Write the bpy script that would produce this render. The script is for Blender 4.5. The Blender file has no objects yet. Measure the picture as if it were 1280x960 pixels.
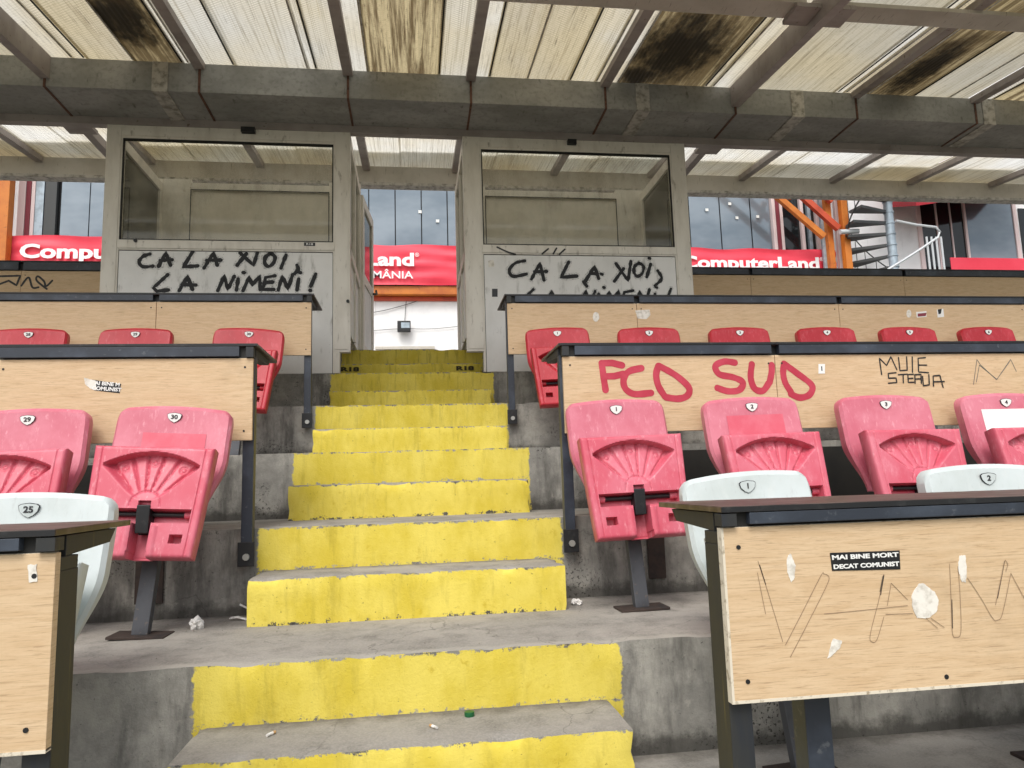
import bpy, bmesh, math, random
from mathutils import Vector, Matrix, noise as mnoise
random.seed(7)
SC = bpy.context.scene
COL = SC.collection
R = math.radians

# ---------------------------------------------------------------- camera
YAW, PITCH, ROLL, FPX = R(7.7626), R(7.6274), R(-1.7345), 903.46
CAM = Vector((0.0607, -1.3528, 0.7996))
fw = Vector((math.sin(YAW)*math.cos(PITCH), math.cos(YAW)*math.cos(PITCH), math.sin(PITCH)))
rt0 = Vector((math.cos(YAW), -math.sin(YAW), 0)); up0 = rt0.cross(fw)
rt = rt0*math.cos(ROLL)+up0*math.sin(ROLL); up = -rt0*math.sin(ROLL)+up0*math.cos(ROLL)
cd = bpy.data.cameras.new('camera'); cam = bpy.data.objects.new('camera', cd); COL.objects.link(cam)
mw = Matrix((rt, up, -fw)).transposed().to_4x4(); mw.translation = CAM
cam.matrix_world = mw
cd.sensor_width = 36; cd.lens = FPX/1280*36; cd.clip_start = .02; cd.clip_end = 2000
SC.camera = cam

# ---------------------------------------------------------------- light
W = bpy.data.worlds.new('World'); SC.world = W; W.use_nodes = True
nt = W.node_tree; bg = nt.nodes['Background']
sky = nt.nodes.new('ShaderNodeTexSky'); sky.sky_type = 'NISHITA'; sky.sun_disc = False
SUN_EL, SUN_AZ = R(52), R(200)     # azimuth clockwise from +Y (sun behind the viewer)
sky.sun_elevation = SUN_EL; sky.sun_rotation = SUN_AZ; sky.dust_density = 4; sky.air_density = 1.2
hs = nt.nodes.new('ShaderNodeHueSaturation'); hs.inputs['Saturation'].default_value = .3
nt.links.new(sky.outputs[0], hs.inputs['Color']); nt.links.new(hs.outputs[0], bg.inputs[0])
bg.inputs[1].default_value = .15
sl = bpy.data.lights.new('sun', 'SUN'); sl.energy = 1.0; sl.angle = R(24); sl.color = (1, .97, .92)
so = bpy.data.objects.new('sun', sl); COL.objects.link(so)
sd = Vector((math.sin(SUN_AZ)*math.cos(SUN_EL), math.cos(SUN_AZ)*math.cos(SUN_EL), math.sin(SUN_EL)))
so.rotation_euler = sd.to_track_quat('Z', 'Y').to_euler(); so.location = (0, -20, 30)
SC.view_settings.view_transform = 'Standard'; SC.view_settings.look = 'None'
SC.view_settings.exposure = 0.45; SC.view_settings.gamma = 1
SC.cycles.max_bounces = 10; SC.cycles.transparent_max_bounces = 16

# ---------------------------------------------------------------- materials
def S(c):
    return tuple(((v/255)/12.92 if v/255 <= .04045 else ((v/255+.055)/1.055)**2.4) for v in c)+(1,)
class NT:
    def __init__(s, name):
        s.m = bpy.data.materials.new(name); s.m.use_nodes = True; s.t = s.m.node_tree
        s.b = s.t.nodes['Principled BSDF']; s.o = s.t.nodes['Material Output']
        s.tc = s.t.nodes.new('ShaderNodeTexCoord')
    def n(s, k, **kw):
        x = s.t.nodes.new(k)
        for a, v in kw.items(): setattr(x, a, v)
        return x
    def l(s, a, b): s.t.links.new(a, b)
    def noise(s, scale, detail=4, rough=.55, vec=(1, 1, 1), loc=(0, 0, 0), dist=0, src=None):
        mp = s.n('ShaderNodeMapping'); mp.inputs['Scale'].default_value = vec; mp.inputs['Location'].default_value = loc
        s.l(src or s.tc.outputs['Object'], mp.inputs[0])
        x = s.n('ShaderNodeTexNoise'); x.inputs['Scale'].default_value = scale; x.inputs['Detail'].default_value = detail
        x.inputs['Roughness'].default_value = rough; x.inputs['Distortion'].default_value = dist
        s.l(mp.outputs[0], x.inputs['Vector']); return x.outputs['Fac']
    def ramp(s, f, lo, hi, a=0, b=1):
        x = s.n('ShaderNodeMapRange'); x.interpolation_type = 'SMOOTHSTEP'
        for i, v in zip(('From Min', 'From Max', 'To Min', 'To Max'), (lo, hi, a, b)): x.inputs[i].default_value = v
        s.l(f, x.inputs['Value']); return x.outputs[0]
    def math(s, op, a, b=None, c=None):
        x = s.n('ShaderNodeMath', operation=op)
        for i, v in enumerate((a, b, c)):
            if v is None: continue
            if isinstance(v, (int, float)): x.inputs[i].default_value = v
            else: s.l(v, x.inputs[i])
        return x.outputs[0]
    def mix(s, f, a, b):
        x = s.n('ShaderNodeMix', data_type='RGBA')
        for i, v in ((0, f), (6, a), (7, b)):
            if isinstance(v, (int, float)): x.inputs[i].default_value = v
            elif isinstance(v, tuple): x.inputs[i].default_value = v
            else: s.l(v, x.inputs[i])
        return x.outputs[2]
    def bump(s, h, strength=.3, dist=.01):
        x = s.n('ShaderNodeBump'); x.inputs['Strength'].default_value = strength; x.inputs['Distance'].default_value = dist
        s.l(h, x.inputs['Height']); s.l(x.outputs[0], s.b.inputs['Normal']); return x.outputs[0]
    def base(s, c):
        if isinstance(c, tuple): s.b.inputs['Base Color'].default_value = c
        else: s.l(c, s.b.inputs['Base Color'])
def mat(name, col, rough=.6, metal=0, layers=(), bump=None, spec=.5):
    """layers: (scale, vec, lo, hi, colour[, amount])"""
    t = NT(name); c = col
    for i, L in enumerate(layers):
        f = t.ramp(t.noise(L[0], 5, .6, L[1], (i*3.1, i*1.7, i*2.3)), L[2], L[3], 0, L[5] if len(L) > 5 else 1)
        c = t.mix(f, c, L[4])
    t.base(c); t.b.inputs['Roughness'].default_value = rough; t.b.inputs['Metallic'].default_value = metal
    t.b.inputs['Specular IOR Level'].default_value = spec
    if bump: t.bump(t.noise(bump[0], 4, .6, bump[3] if len(bump) > 3 else (1, 1, 1)), bump[1], bump[2])
    return t.m
U1 = (1, 1, 1)
# concrete with yellow riser paint (paint is where the place has it: stair risers)
def concrete_mat(name, yellow):
    t = NT(name)
    big = t.noise(1.7, 5, .6); mid = t.noise(9, 6, .65); fine = t.noise(150, 3, .7); grit = t.noise(60, 4, .7)
    c = t.mix(t.ramp(big, .35, .65), S((160, 155, 147)), S((140, 136, 129)))
    c = t.mix(t.ramp(mid, .42, .72, 0, .6), c, S((92, 90, 85)))
    c = t.mix(t.ramp(fine, .35, .7, 0, .45), c, S((172, 167, 158)))
    gy = t.n('ShaderNodeNewGeometry'); sep = t.n('ShaderNodeSeparateXYZ'); t.l(gy.outputs['True Normal'], sep.inputs[0])
    front = t.ramp(t.math('ABSOLUTE', sep.outputs['Z']), .3, .7, 1, 0)
    pos = t.n('ShaderNodeSeparateXYZ'); t.l(t.tc.outputs['Object'], pos.inputs[0])
    # risers: darker, patchy concrete with vertical runs
    runs = t.noise(3.2, 6, .7, (2.2, 2.2, .5), (5, 1, 2)); pat = t.noise(4.5, 7, .72, U1, (1, 8, 3))
    rc = t.mix(t.ramp(pat, .38, .66), S((134, 132, 126)), S((170, 167, 158)))
    rc = t.mix(t.ramp(runs, .45, .68, 0, .8), rc, S((84, 82, 78)))
    rc = t.mix(t.ramp(grit, .62, .7, 0, .7), rc, S((50, 48, 45)))
    rc = t.mix(t.ramp(t.noise(22, 5, .7, U1, (2, 2, 9)), .6, .75, 0, .4), rc, S((180, 176, 165)))
    vo = t.n('ShaderNodeTexVoronoi', feature='DISTANCE_TO_EDGE'); vo.inputs['Scale'].default_value = 1.6
    wa = t.n('ShaderNodeVectorMath', operation='ADD'); nn = t.n('ShaderNodeTexNoise'); nn.inputs['Scale'].default_value = 5; nn.inputs['Detail'].default_value = 6
    sc_ = t.n('ShaderNodeVectorMath', operation='SCALE'); sc_.inputs['Scale'].default_value = .35; t.l(t.tc.outputs['Object'], nn.inputs[0]); t.l(nn.outputs['Color'], sc_.inputs[0])
    t.l(t.tc.outputs['Object'], wa.inputs[0]); t.l(sc_.outputs[0], wa.inputs[1]); t.l(wa.outputs[0], vo.inputs['Vector'])
    crack = t.math('MULTIPLY', t.ramp(vo.outputs['Distance'], .001, .006, 1, 0), t.ramp(t.noise(1.3, 3), .45, .6))
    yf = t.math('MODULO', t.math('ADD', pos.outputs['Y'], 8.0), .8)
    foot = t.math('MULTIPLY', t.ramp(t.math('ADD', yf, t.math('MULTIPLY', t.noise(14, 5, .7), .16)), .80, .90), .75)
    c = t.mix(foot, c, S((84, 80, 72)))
    lip = t.math('MULTIPLY', t.ramp(t.math('SUBTRACT', yf, t.math('MULTIPLY', t.noise(20, 5, .7), .05)), .0, .03, 1, 0), .5)
    c = t.mix(lip, c, S((176, 172, 162)))
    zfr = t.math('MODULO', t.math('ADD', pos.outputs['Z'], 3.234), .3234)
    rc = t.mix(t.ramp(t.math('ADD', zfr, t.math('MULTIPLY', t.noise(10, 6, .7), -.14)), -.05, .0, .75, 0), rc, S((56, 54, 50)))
    rc = t.mix(t.math('MULTIPLY', t.ramp(t.noise(2.3, 5, .7, U1, (9, 9, 1)), .52, .62), t.ramp(t.noise(75, 3, .7), .56, .6, 0, .85)), rc, S((52, 50, 46)))
    c = t.mix(front, c, rc); c = t.mix(t.math('MULTIPLY', crack, .4), c, S((50, 48, 44)))
    # grime band in the corners at the foot of each riser
    zf = t.math('MODULO', t.math('ADD', pos.outputs['Z'], 3.234), .1617)
    if yellow is not None:
        jag = t.math('MULTIPLY', t.math('SUBTRACT', t.noise(30, 4, .7), .5), .05)
        xx = t.math('ADD', pos.outputs['X'], jag)
        inx = t.math('MULTIPLY', t.ramp(xx, yellow[0]-.004, yellow[0]+.004), t.ramp(xx, yellow[1]-.004, yellow[1]+.004, 1, 0))
        ff = t.ramp(t.math('MULTIPLY', sep.outputs['Y'], -1.0), .4, .7)
        m = t.math('MULTIPLY', inx, ff)
        m = t.math('MULTIPLY', m, t.ramp(pos.outputs['Z'], -.17, -.15))
        top = t.ramp(zf, .140, .160); bot = t.ramp(zf, .004, .03, 1, 0)
        edge = t.math('ADD', t.math('MULTIPLY', top, .20), t.math('MULTIPLY', bot, .16))
        chip = t.ramp(t.math('ADD', t.noise(30, 8, .78), edge), .685, .715)
        m = t.math('MULTIPLY', m, t.math('SUBTRACT', 1.0, chip))
        ymix = t.mix(t.ramp(t.noise(5, 6, .65, (1, 1, .6)), .35, .68), S((224, 206, 98)), S((206, 185, 66)))
        ymix = t.mix(t.ramp(t.noise(7, 6, .7, (2.5, 2, .45), (3, 0, 1)), .52, .74, 0, .36), ymix, S((150, 132, 46)))
        ymix = t.mix(t.ramp(t.noise(18, 5, .7, (1, 1, 1), (7, 0, 1)), .6, .72, 0, .5), ymix, S((188, 160, 40)))
        ymix = t.mix(t.ramp(t.noise(55, 4, .8, U1, (0, 5, 1)), .64, .70, 0, .8), ymix, S((96, 84, 40)))
        # shade under the roof painted in towards the higher flights, plus streaky grime
        ymix = t.mix(t.ramp(pos.outputs['Y'], 2.6, 4.8, 0, .15), ymix, S((186, 166, 52)))
        hi = t.math('MULTIPLY', t.ramp(pos.outputs['Z'], .7, 1.9), t.ramp(t.noise(11, 5, .7, (3, 1, .35), (9, 2, 1)), .52, .66, 0, .4))
        ymix = t.mix(hi, ymix, S((112, 100, 44)))
        c = t.mix(m, c, ymix)
    t.base(c); t.b.inputs['Roughness'].default_value = .88; t.b.inputs['Specular IOR Level'].default_value = .25
    h = t.math('ADD', t.math('MULTIPLY', fine, .5), t.math('ADD', mid, t.math('MULTIPLY', grit, .7)))
    t.bump(h, .45, .006)
    return t.m
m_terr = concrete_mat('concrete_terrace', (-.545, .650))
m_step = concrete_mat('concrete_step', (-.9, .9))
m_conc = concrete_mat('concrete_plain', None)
def wood_mat(name, a, b, dark):
    t = NT(name)
    f = t.noise(5, 8, .65, (1.2, 1, 11), dist=1.2); g = t.noise(14, 6, .7, (1.1, 1, 26), (3, 1, 2), dist=.6); h = t.noise(70, 3, .6, (1, 1, 16))
    c = t.mix(t.ramp(f, .3, .7), a, b)
    c = t.mix(t.ramp(g, .50, .68, 0, .55), c, dark)
    c = t.mix(t.ramp(h, .5, .75, 0, .22), c, dark)
    c = t.mix(t.ramp(t.noise(3.3, 6, .7, U1, (4, 4, 4)), .55, .8, 0, .22), c, S((120, 108, 90)))
    t.base(c); t.b.inputs['Roughness'].default_value = .55; t.b.inputs['Specular IOR Level'].default_value = .3
    t.bump(h, .08, .002); return t.m
m_wood = wood_mat('laminate_oak', S((213, 187, 152)), S((202, 173, 136)), S((144, 112, 80)))
m_core = mat('chipboard_edge', S((214, 205, 186)), .8, 0, ((60, U1, .5, .7, S((150, 135, 110))),))
m_steel = mat('blue_black_steel', S((44, 50, 60)), .45, .0, ((5, (1, 1, 1), .45, .7, S((66, 74, 86))), (40, U1, .62, .72, S((96, 100, 104)), .6)), (80, .12, .002))
m_steel2 = mat('olive_weathered_steel', S((42, 43, 42)), .6, 0, ((6, (3, 3, .5), .45, .65, S((32, 36, 42))), (9, (6, 6, .4), .60, .75, S((84, 76, 46)))), (60, .15, .002))
m_dark = mat('black_steel', S((24, 25, 27)), .5, 0, ((30, U1, .55, .72, S((58, 58, 58)), .6),))
m_shade = mat('painted_shade', S((42, 40, 36)), .8, 0, ((5, U1, .4, .7, S((30, 30, 28))),))
m_ped = mat('grey_pedestal_steel', S((78, 80, 85)), .5, .2, ((8, (1, 1, .5), .45, .7, S((56, 58, 62))), (50, U1, .62, .7, S((110, 100, 90)), .6)))
m_top = mat('brown_worktop', S((58, 46, 42)), .42, 0, ((7, (1, 4, 1), .4, .7, S((96, 80, 74))),), (40, .1, .002))
m_bolt = mat('zinc_bolt', S((190, 190, 185)), .35, .7)
m_rust = mat('rusty_plate', S((58, 46, 40)), .8, 0, ((20, U1, .45, .7, S((40, 34, 32))),), (60, .4, .004))
def plastic(name, a, b, c, scuff=.35):
    t = NT(name)
    oi = t.n('ShaderNodeObjectInfo'); ad = t.n('ShaderNodeVectorMath', operation='ADD'); mu = t.n('ShaderNodeVectorMath', operation='SCALE')
    cb = t.n('ShaderNodeCombineXYZ'); t.l(oi.outputs['Random'], cb.inputs[0]); t.l(oi.outputs['Random'], cb.inputs[2])
    t.l(cb.outputs[0], mu.inputs[0]); mu.inputs['Scale'].default_value = 13
    t.l(t.tc.outputs['Object'], ad.inputs[0]); t.l(mu.outputs[0], ad.inputs[1]); src = ad.outputs[0]
    f = t.noise(4.5, 5, .6, U1, src=src); g = t.noise(14, 6, .7, (1.6, 1, .8), (3, 3, 3), src=src); k = t.noise(70, 4, .7, (1, 1, .25), (1, 5, 1), src=src)
    col = t.mix(t.ramp(f, .36, .64), a, b)
    col = t.mix(t.ramp(g, .5, .76, 0, .5), col, c)
    col = t.mix(t.ramp(k, .55, .75, 0, scuff), col, S((238, 190, 196)) if c[1] < .5 else S((150, 150, 148)))
    t.base(col); t.b.inputs['Roughness'].default_value = .42; t.b.inputs['Specular IOR Level'].default_value = .45
    t.bump(t.noise(160, 3, .6), .06, .001); return t.m
m_pink = plastic('faded_pink_plastic', S((204, 122, 137)), S((192, 100, 117)), S((217, 150, 161)))
m_pink2 = plastic('faded_pink_red_plastic', S((196, 80, 98)), S((203, 104, 120)), S((216, 140, 152)))
m_red = plastic('red_plastic', S((182, 44, 56)), S((168, 34, 46)), S((206, 84, 96)), .12)
m_white = plastic('white_plastic', S((199, 207, 207)), S((188, 196, 194)), S((208, 212, 210)), .25)
m_redpatch = mat('less_faded_red_patch', S((204, 86, 104)), .45, 0, ((14, U1, .4, .7, S((208, 104, 120))),))
m_badge = mat('badge_white', S((232, 232, 228)), .4); m_ink = mat('badge_ink', S((40, 40, 44)), .6)
m_frame = mat('beige_aluminium', S((224, 219, 208)), .5, 0, ((4, (2, 2, .6), .4, .7, S((208, 202, 190))), (18, (2, 2, .5), .58, .75, S((120, 110, 92)), .6)))
m_panel = mat('off_white_panel', S((230, 229, 226)), .55, 0, ((2.5, (1, 1, .6), .4, .7, S((214, 213, 209))), (9, (1.5, 1, .5), .58, .75, S((140, 138, 130)), .6), (60, U1, .68, .72, S((100, 98, 92)), .6)))
m_seal = mat('black_seal', S((30, 30, 28)), .7)
m_backp = mat('beige_back_panel', S((224, 218, 204)), .6, 0, ((1.6, U1, .4, .7, S((210, 203, 188))),))
m_girder = mat('galvanised_girder', S((164, 163, 160)), .55, 0, ((2.2, (1, 2, 2), .35, .65, S((140, 140, 136))), (30, (1, 1, 1), .45, .7, S((122, 124, 116)), .6), (7, (3, 1, 1), .62, .75, S((70, 70, 64)), .7)), (50, .2, .003))
m_raft = mat('taupe_painted_steel', S((164, 155, 150)), .55, 0, ((3, (1, 2, 1), .4, .7, S((142, 133, 128))), (24, U1, .64, .72, S((90, 72, 58)), .7)))
m_strap = mat('pale_strap', S((192, 188, 180)), .6, 0, ((20, U1, .4, .7, S((132, 128, 118))),))
m_rustjoint = mat('rusty_joint', S((110, 78, 64)), .8, 0, ((30, U1, .4, .7, S((72, 50, 42))),))
m_beam = mat('beige_beam', S((196, 190, 179)), .55, 0, ((3, (1, 1, 1), .4, .7, S((178, 172, 160))), (10, (9, 1, .8), .6, .72, S((84, 76, 60)), .8)))
def sheet_mat(name, col, dirt, amt, mesh=.12, lo=.5, hi=.7, trans=.55, black=0):
    t = NT(name)
    st = t.noise(2.4, 7, .7, (11, .4, 1), (1, 2, 3)); st2 = t.noise(9, 6, .75, (6.5, .3, 1), (6, 2, 3)); blot = t.noise(1.5, 5, .6, (1.4, 1.1, 1), (0.4, 4, 2))
    gr = t.noise(40, 5, .8, (1, .6, 1))
    c = t.mix(t.ramp(t.noise(1.1, 3, .5), .3, .7, 0, .6), col, S((206, 190, 150)))
    c = t.mix(t.ramp(st, lo, hi, 0, amt), c, dirt)
    c = t.mix(t.ramp(st2, .56, .68, 0, min(1, amt*1.1)), c, S((70, 58, 38)))
    c = t.mix(t.ramp(gr, .5, .72, 0, amt*.5), c, S((96, 82, 56)))
    lines = t.noise(3, 3, .7, (34, .25, 1), (2, 2, 2)); c = t.mix(t.ramp(lines, .50, .64, 0, .42), c, S((120, 108, 82)))
    if black:
        pp = t.n('ShaderNodeSeparateXYZ'); t.l(t.tc.outputs['Object'], pp.inputs[0]); dm = None
        for cx, cy, a_, b_ in ((-1.72, -.55, .22, .45), (1.93, -.45, .34, .55), (3.85, -.40, .16, .5), (1.75, -.05, .2, .2)):
            dx = t.math('DIVIDE', t.math('SUBTRACT', pp.outputs['X'], cx), a_); dy = t.math('DIVIDE', t.math('SUBTRACT', pp.outputs['Y'], cy), b_)
            dd = t.math('ADD', t.math('MULTIPLY', dx, dx), t.math('MULTIPLY', dy, dy)); dm = dd if dm is None else t.math('MINIMUM', dm, dd)
        dn = t.math('ADD', dm, t.math('MULTIPLY', t.math('SUBTRACT', t.noise(7, 7, .75, (1.6, .9, 1)), .5), 2.6))
        c = t.mix(t.ramp(dn, 1.9, .25, 0, .55), c, S((86, 68, 42))); c = t.mix(t.ramp(dn, 1.25, .1, 0, .95), c, S((20, 17, 13)))
        c = t.mix(t.ramp(blot, .5, .62, 0, .5), c, S((60, 48, 32)))
    if mesh:
        for s in (1, -1):
            mp = t.n('ShaderNodeMapping'); mp.inputs['Rotation'].default_value = (0, 0, s*R(58)); t.l(t.tc.outputs['Object'], mp.inputs[0])
            w = t.n('ShaderNodeTexWave'); w.inputs['Scale'].default_value = 16; w.inputs['Distortion'].default_value = .4; t.l(mp.outputs[0], w.inputs[0])
            c = t.mix(t.ramp(w.outputs['Fac'], .55, .95, 0, mesh), c, S((120, 112, 88)))
    t.base(c); t.b.inputs['Roughness'].default_value = .5
    tr = t.n('ShaderNodeBsdfTranslucent'); t.l(c, tr.inputs[0])
    mx = t.n('ShaderNodeMixShader'); mx.inputs[0].default_value = trans
    t.l(t.b.outputs[0], mx.inputs[1]); t.l(tr.outputs[0], mx.inputs[2]); t.l(mx.outputs[0], t.o.inputs[0])
    t.bump(gr, .1, .002)
    return t.m
CREAM = S((206, 204, 196))
sh_clean = sheet_mat('fibreglass_clean', CREAM, S((170, 150, 100)), .35, .3, .56, .72, .75)
sh_strip = sheet_mat('fibreglass_white_strip', S((222, 221, 214)), S((130, 116, 90)), .5, .1, .55, .7, .66)
sh_tan = sheet_mat('fibreglass_tan', S((192, 184, 166)), S((140, 122, 90)), .6, .28, .5, .72, .7)
sh_dirty = sheet_mat('fibreglass_streaked', S((196, 180, 142)), S((84, 64, 38)), .9, .1, .42, .62, .6)
sh_black = sheet_mat('fibreglass_mouldy', S((184, 166, 126)), S((84, 68, 42)), .8, 0, .36, .55, .45, 1)
sh_grey = sheet_mat('fibreglass_cream_matt', S((186, 182, 168)), S((134, 124, 98)), .55, .06, .5, .72, .6)
sh_rear = sheet_mat('fibreglass_rear', S((232, 232, 228)), S((170, 166, 152)), .3, .05, .52, .74, .72)
sh_over = sheet_mat('fibreglass_overlap', S((206, 204, 194)), S((130, 122, 100)), .5, .0, .52, .74, .5)
def glass_mat(name, tint, gl=.12, rough=.02, dirt=.12):
    t = NT(name)
    tr = t.n('ShaderNodeBsdfTransparent'); tr.inputs[0].default_value = tint
    g = t.n('ShaderNodeBsdfGlossy'); g.inputs['Roughness'].default_value = rough; g.inputs[0].default_value = (.9, .9, .88, 1)
    lw = t.n('ShaderNodeFresnel'); lw.inputs[0].default_value = 1.33
    f = t.math('ADD', lw.outputs[0], gl)
    m1 = t.n('ShaderNodeMixShader'); t.l(f, m1.inputs[0]); t.l(tr.outputs[0], m1.inputs[1]); t.l(g.outputs[0], m1.inputs[2])
    df = t.n('ShaderNodeBsdfDiffuse'); df.inputs[0].default_value = S((176, 172, 158))
    m2 = t.n('ShaderNodeMixShader'); t.l(t.ramp(t.noise(2.2, 6, .7, (1.5, 1, .7)), .4, .8, dirt*.3, dirt*1.6), m2.inputs[0])
    t.l(m1.outputs[0], m2.inputs[1]); t.l(df.outputs[0], m2.inputs[2]); t.l(m2.outputs[0], t.o.inputs[0]); return t.m
m_glass = glass_mat('booth_glass', (.92, .92, .89, 1), .0, .06, .14)
m_glassd = glass_mat('booth_side_glass', (.45, .46, .42, 1), .05, .02, .2)
m_fglass = mat('facade_glass', S((112, 124, 134)), .12, .35, ((.25, (1, 1, 2), .4, .62, S((140, 150, 158))),))
m_wglass = mat('dark_window_glass', S((30, 34, 36)), .06, .1)
m_wwall = mat('white_render', S((240, 240, 240)), .8, 0, ((1.2, (1, 1, 1), .45, .7, S((224, 224, 225))), (3, (3, 1, .3), .6, .75, S((180, 178, 176)), .5)))
m_banner = mat('banner_red', S((236, 70, 90)), .5, 0, ((.8, U1, .4, .7, S((228, 54, 76))),))
m_lett = mat('banner_lettering', S((244, 240, 240)), .5)
m_orange = mat('orange_painted_steel', S((206, 122, 44)), .5, 0, ((2, (1, 1, 1), .4, .7, S((176, 92, 34))), (12, U1, .62, .72, S((90, 50, 30)), .6)))
m_orange2 = mat('red_orange_steel', S((200, 82, 52)), .5, 0, ((2, U1, .4, .7, S((160, 60, 40))),))
m_awn = mat('awning_red', S((172, 22, 40)), .5)
m_pinkw = mat('pinkish_white_frame', S((226, 206, 204)), .5); m_maroon = mat('maroon_frame', S((130, 50, 62)), .5)
m_gal = mat('galvanised_pole', S((168, 182, 192)), .4, .3, ((6, U1, .4, .7, S((140, 152, 160))),))
m_tread = mat('dark_tread', S((66, 68, 68)), .6); m_rail = mat('pale_rail', S((206, 210, 212)), .4, .2)
m_spray = mat('black_spray_paint', S((18, 18, 20)), .6); tt = NT('spray_mist'); trn = tt.n('ShaderNodeBsdfTransparent'); mm_ = tt.n('ShaderNodeMixShader'); tt.base(S((60, 60, 60)))
tt.l(tt.ramp(tt.noise(90, 4, .8), .46, .66, 0, .55), mm_.inputs[0]); tt.l(trn.outputs[0], mm_.inputs[1]); tt.l(tt.b.outputs[0], mm_.inputs[2]); tt.l(mm_.outputs[0], tt.o.inputs[0]); m_mist = tt.m
m_marker = mat('black_marker', S((32, 30, 30)), .5)
m_pencil = mat('pencil_line', S((136, 112, 88)), .7); m_redpaint = mat('dark_red_paint', S((176, 44, 66)), .5, 0, ((12, U1, .4, .7, S((190, 62, 82))),))
m_sprayg = mat('grey_marker', S((96, 96, 90)), .6)
m_peel = mat('torn_paper', S((226, 222, 212)), .9, 0, ((40, U1, .45, .65, S((196, 190, 178))),), (50, .5, .003))
m_stickb = mat('sticker_black', S((28, 28, 30)), .4); m_stickw = mat('sticker_white', S((232, 232, 228)), .5)
m_paper = mat('litter_paper', S((228, 226, 222)), .8, 0, ((30, U1, .5, .7, S((180, 176, 168))),))
m_green = mat('green_cap', S((20, 90, 50)), .4); m_butt = mat('cigarette_filter', S((190, 150, 100)), .8)
m_grass = mat('grass_ground', S((96, 98, 82)), .9, 0, ((.5, U1, .4, .6, S((84, 88, 70))),))
m_asph = mat('asphalt_ground', S((110, 108, 104)), .9)
m_gritm = mat('grit', S((120, 114, 104)), .9)
m_stain = mat('stencil_ink', S((62, 56, 28)), .8)

# ---------------------------------------------------------------- builders
def link(name, me, parent=None, m=None):
    o = bpy.data.objects.new(name, me); COL.objects.link(o)
    if parent: o.parent = parent
    if m is not None and me is not None:
        for mm in (m if isinstance(m, (list, tuple)) else [m]): me.materials.append(mm)
    return o
def tag(o, label=None, cat=None, group=None, kind=None):
    for k, v in (('label', label), ('category', cat), ('group', group), ('kind', kind)):
        if v: o[k] = v
    return o
def empty(name, loc, label, cat, group=None):
    o = bpy.data.objects.new(name, None); COL.objects.link(o); o.location = loc; o.empty_display_size = .1
    return tag(o, label, cat, group)
class MB:
    def __init__(s): s.v = []; s.f = []
    def add(s, vs, fs):
        n = len(s.v); s.v += [tuple(v) for v in vs]; s.f += [tuple(i+n for i in f) for f in fs]; return s
    def box(s, x0, x1, y0, y1, z0, z1):
        return s.add([(x, y, z) for z in (z0, z1) for y in (y0, y1) for x in (x0, x1)],
                     [(0, 2, 3, 1), (4, 5, 7, 6), (0, 1, 5, 4), (1, 3, 7, 5), (3, 2, 6, 7), (2, 0, 4, 6)])
    def bar(s, a, b, w, h, upv=(0, 0, 1)):
        a, b = Vector(a), Vector(b); d = (b-a).normalized(); u = Vector(upv)
        if abs(d.dot(u)) > .98: u = Vector((0, 1, 0))
        r = d.cross(u).normalized(); u = r.cross(d)
        vs = [p+r*(i*w/2)+u*(j*h/2) for p in (a, b) for j in (-1, 1) for i in (-1, 1)]
        return s.add(vs, [(0, 1, 3, 2), (4, 6, 7, 5), (0, 4, 5, 1), (1, 5, 7, 3), (3, 7, 6, 2), (2, 6, 4, 0)])
    def prism(s, poly, y0, y1):      # poly in xz
        n = len(poly); vs = [(x, y0, z) for x, z in poly]+[(x, y1, z) for x, z in poly]
        return s.add(vs, [tuple(range(n)), tuple(range(2*n-1, n-1, -1))]+[(i, i+n, (i+1) % n+n, (i+1) % n) for i in range(n)])
    def tube(s, pts, r, n=8, cap=True):
        pts = [Vector(p) for p in pts]; base = len(s.v); vs = []; fs = []
        for i, p in enumerate(pts):
            d = (pts[min(i+1, len(pts)-1)]-pts[max(i-1, 0)]).normalized(); u = Vector((0, 0, 1)) if abs(d.z) < .95 else Vector((0, 1, 0))
            a = d.cross(u).normalized(); b = a.cross(d)
            vs += [p+(a*math.cos(t)+b*math.sin(t))*r for t in [2*math.pi*k/n for k in range(n)]]
        for i in range(len(pts)-1):
            fs += [(i*n+k, i*n+(k+1) % n, (i+1)*n+(k+1) % n, (i+1)*n+k) for k in range(n)]
        if cap: fs += [tuple(range(n-1, -1, -1)), tuple(range((len(pts)-1)*n, len(pts)*n))]
        return s.add(vs, fs)
    def mesh(s, name, bevel=0, smooth=False, off=None):
        me = bpy.data.meshes.new(name)
        vs = [tuple(Vector(v)-Vector(off)) for v in s.v] if off is not None else s.v
        me.from_pydata(vs, [], s.f); 
        if bevel or True:
            bm = bmesh.new(); bm.from_mesh(me)
            bmesh.ops.recalc_face_normals(bm, faces=bm.faces)
            if bevel: bmesh.ops.bevel(bm, geom=bm.edges[:], offset=bevel, segments=2, affect='EDGES', profile=.6, clamp_overlap=True)
            bm.to_mesh(me); bm.free()
        if smooth:
            me.polygons.foreach_set('use_smooth', [True]*len(me.polygons))
            if smooth != 'all': me.set_sharp_from_angle(angle=R(40))
        return me
    def build(s, name, m, parent=None, bevel=0, smooth=False, off=None):
        if off is None and parent is not None:
            off = parent.location.copy(); p = parent.parent
            while p: off += p.location; p = p.parent
        return link(name, s.mesh(name, bevel, smooth, off), parent, m)
def bx(name, m, parent, x0, x1, y0, y1, z0, z1, bevel=.0015):
    return MB().box(x0, x1, y0, y1, z0, z1).build(name, m, parent, bevel)
def ray(u, v): return fw+rt*((u-640)/FPX)-up*((v-480)/FPX)
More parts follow.
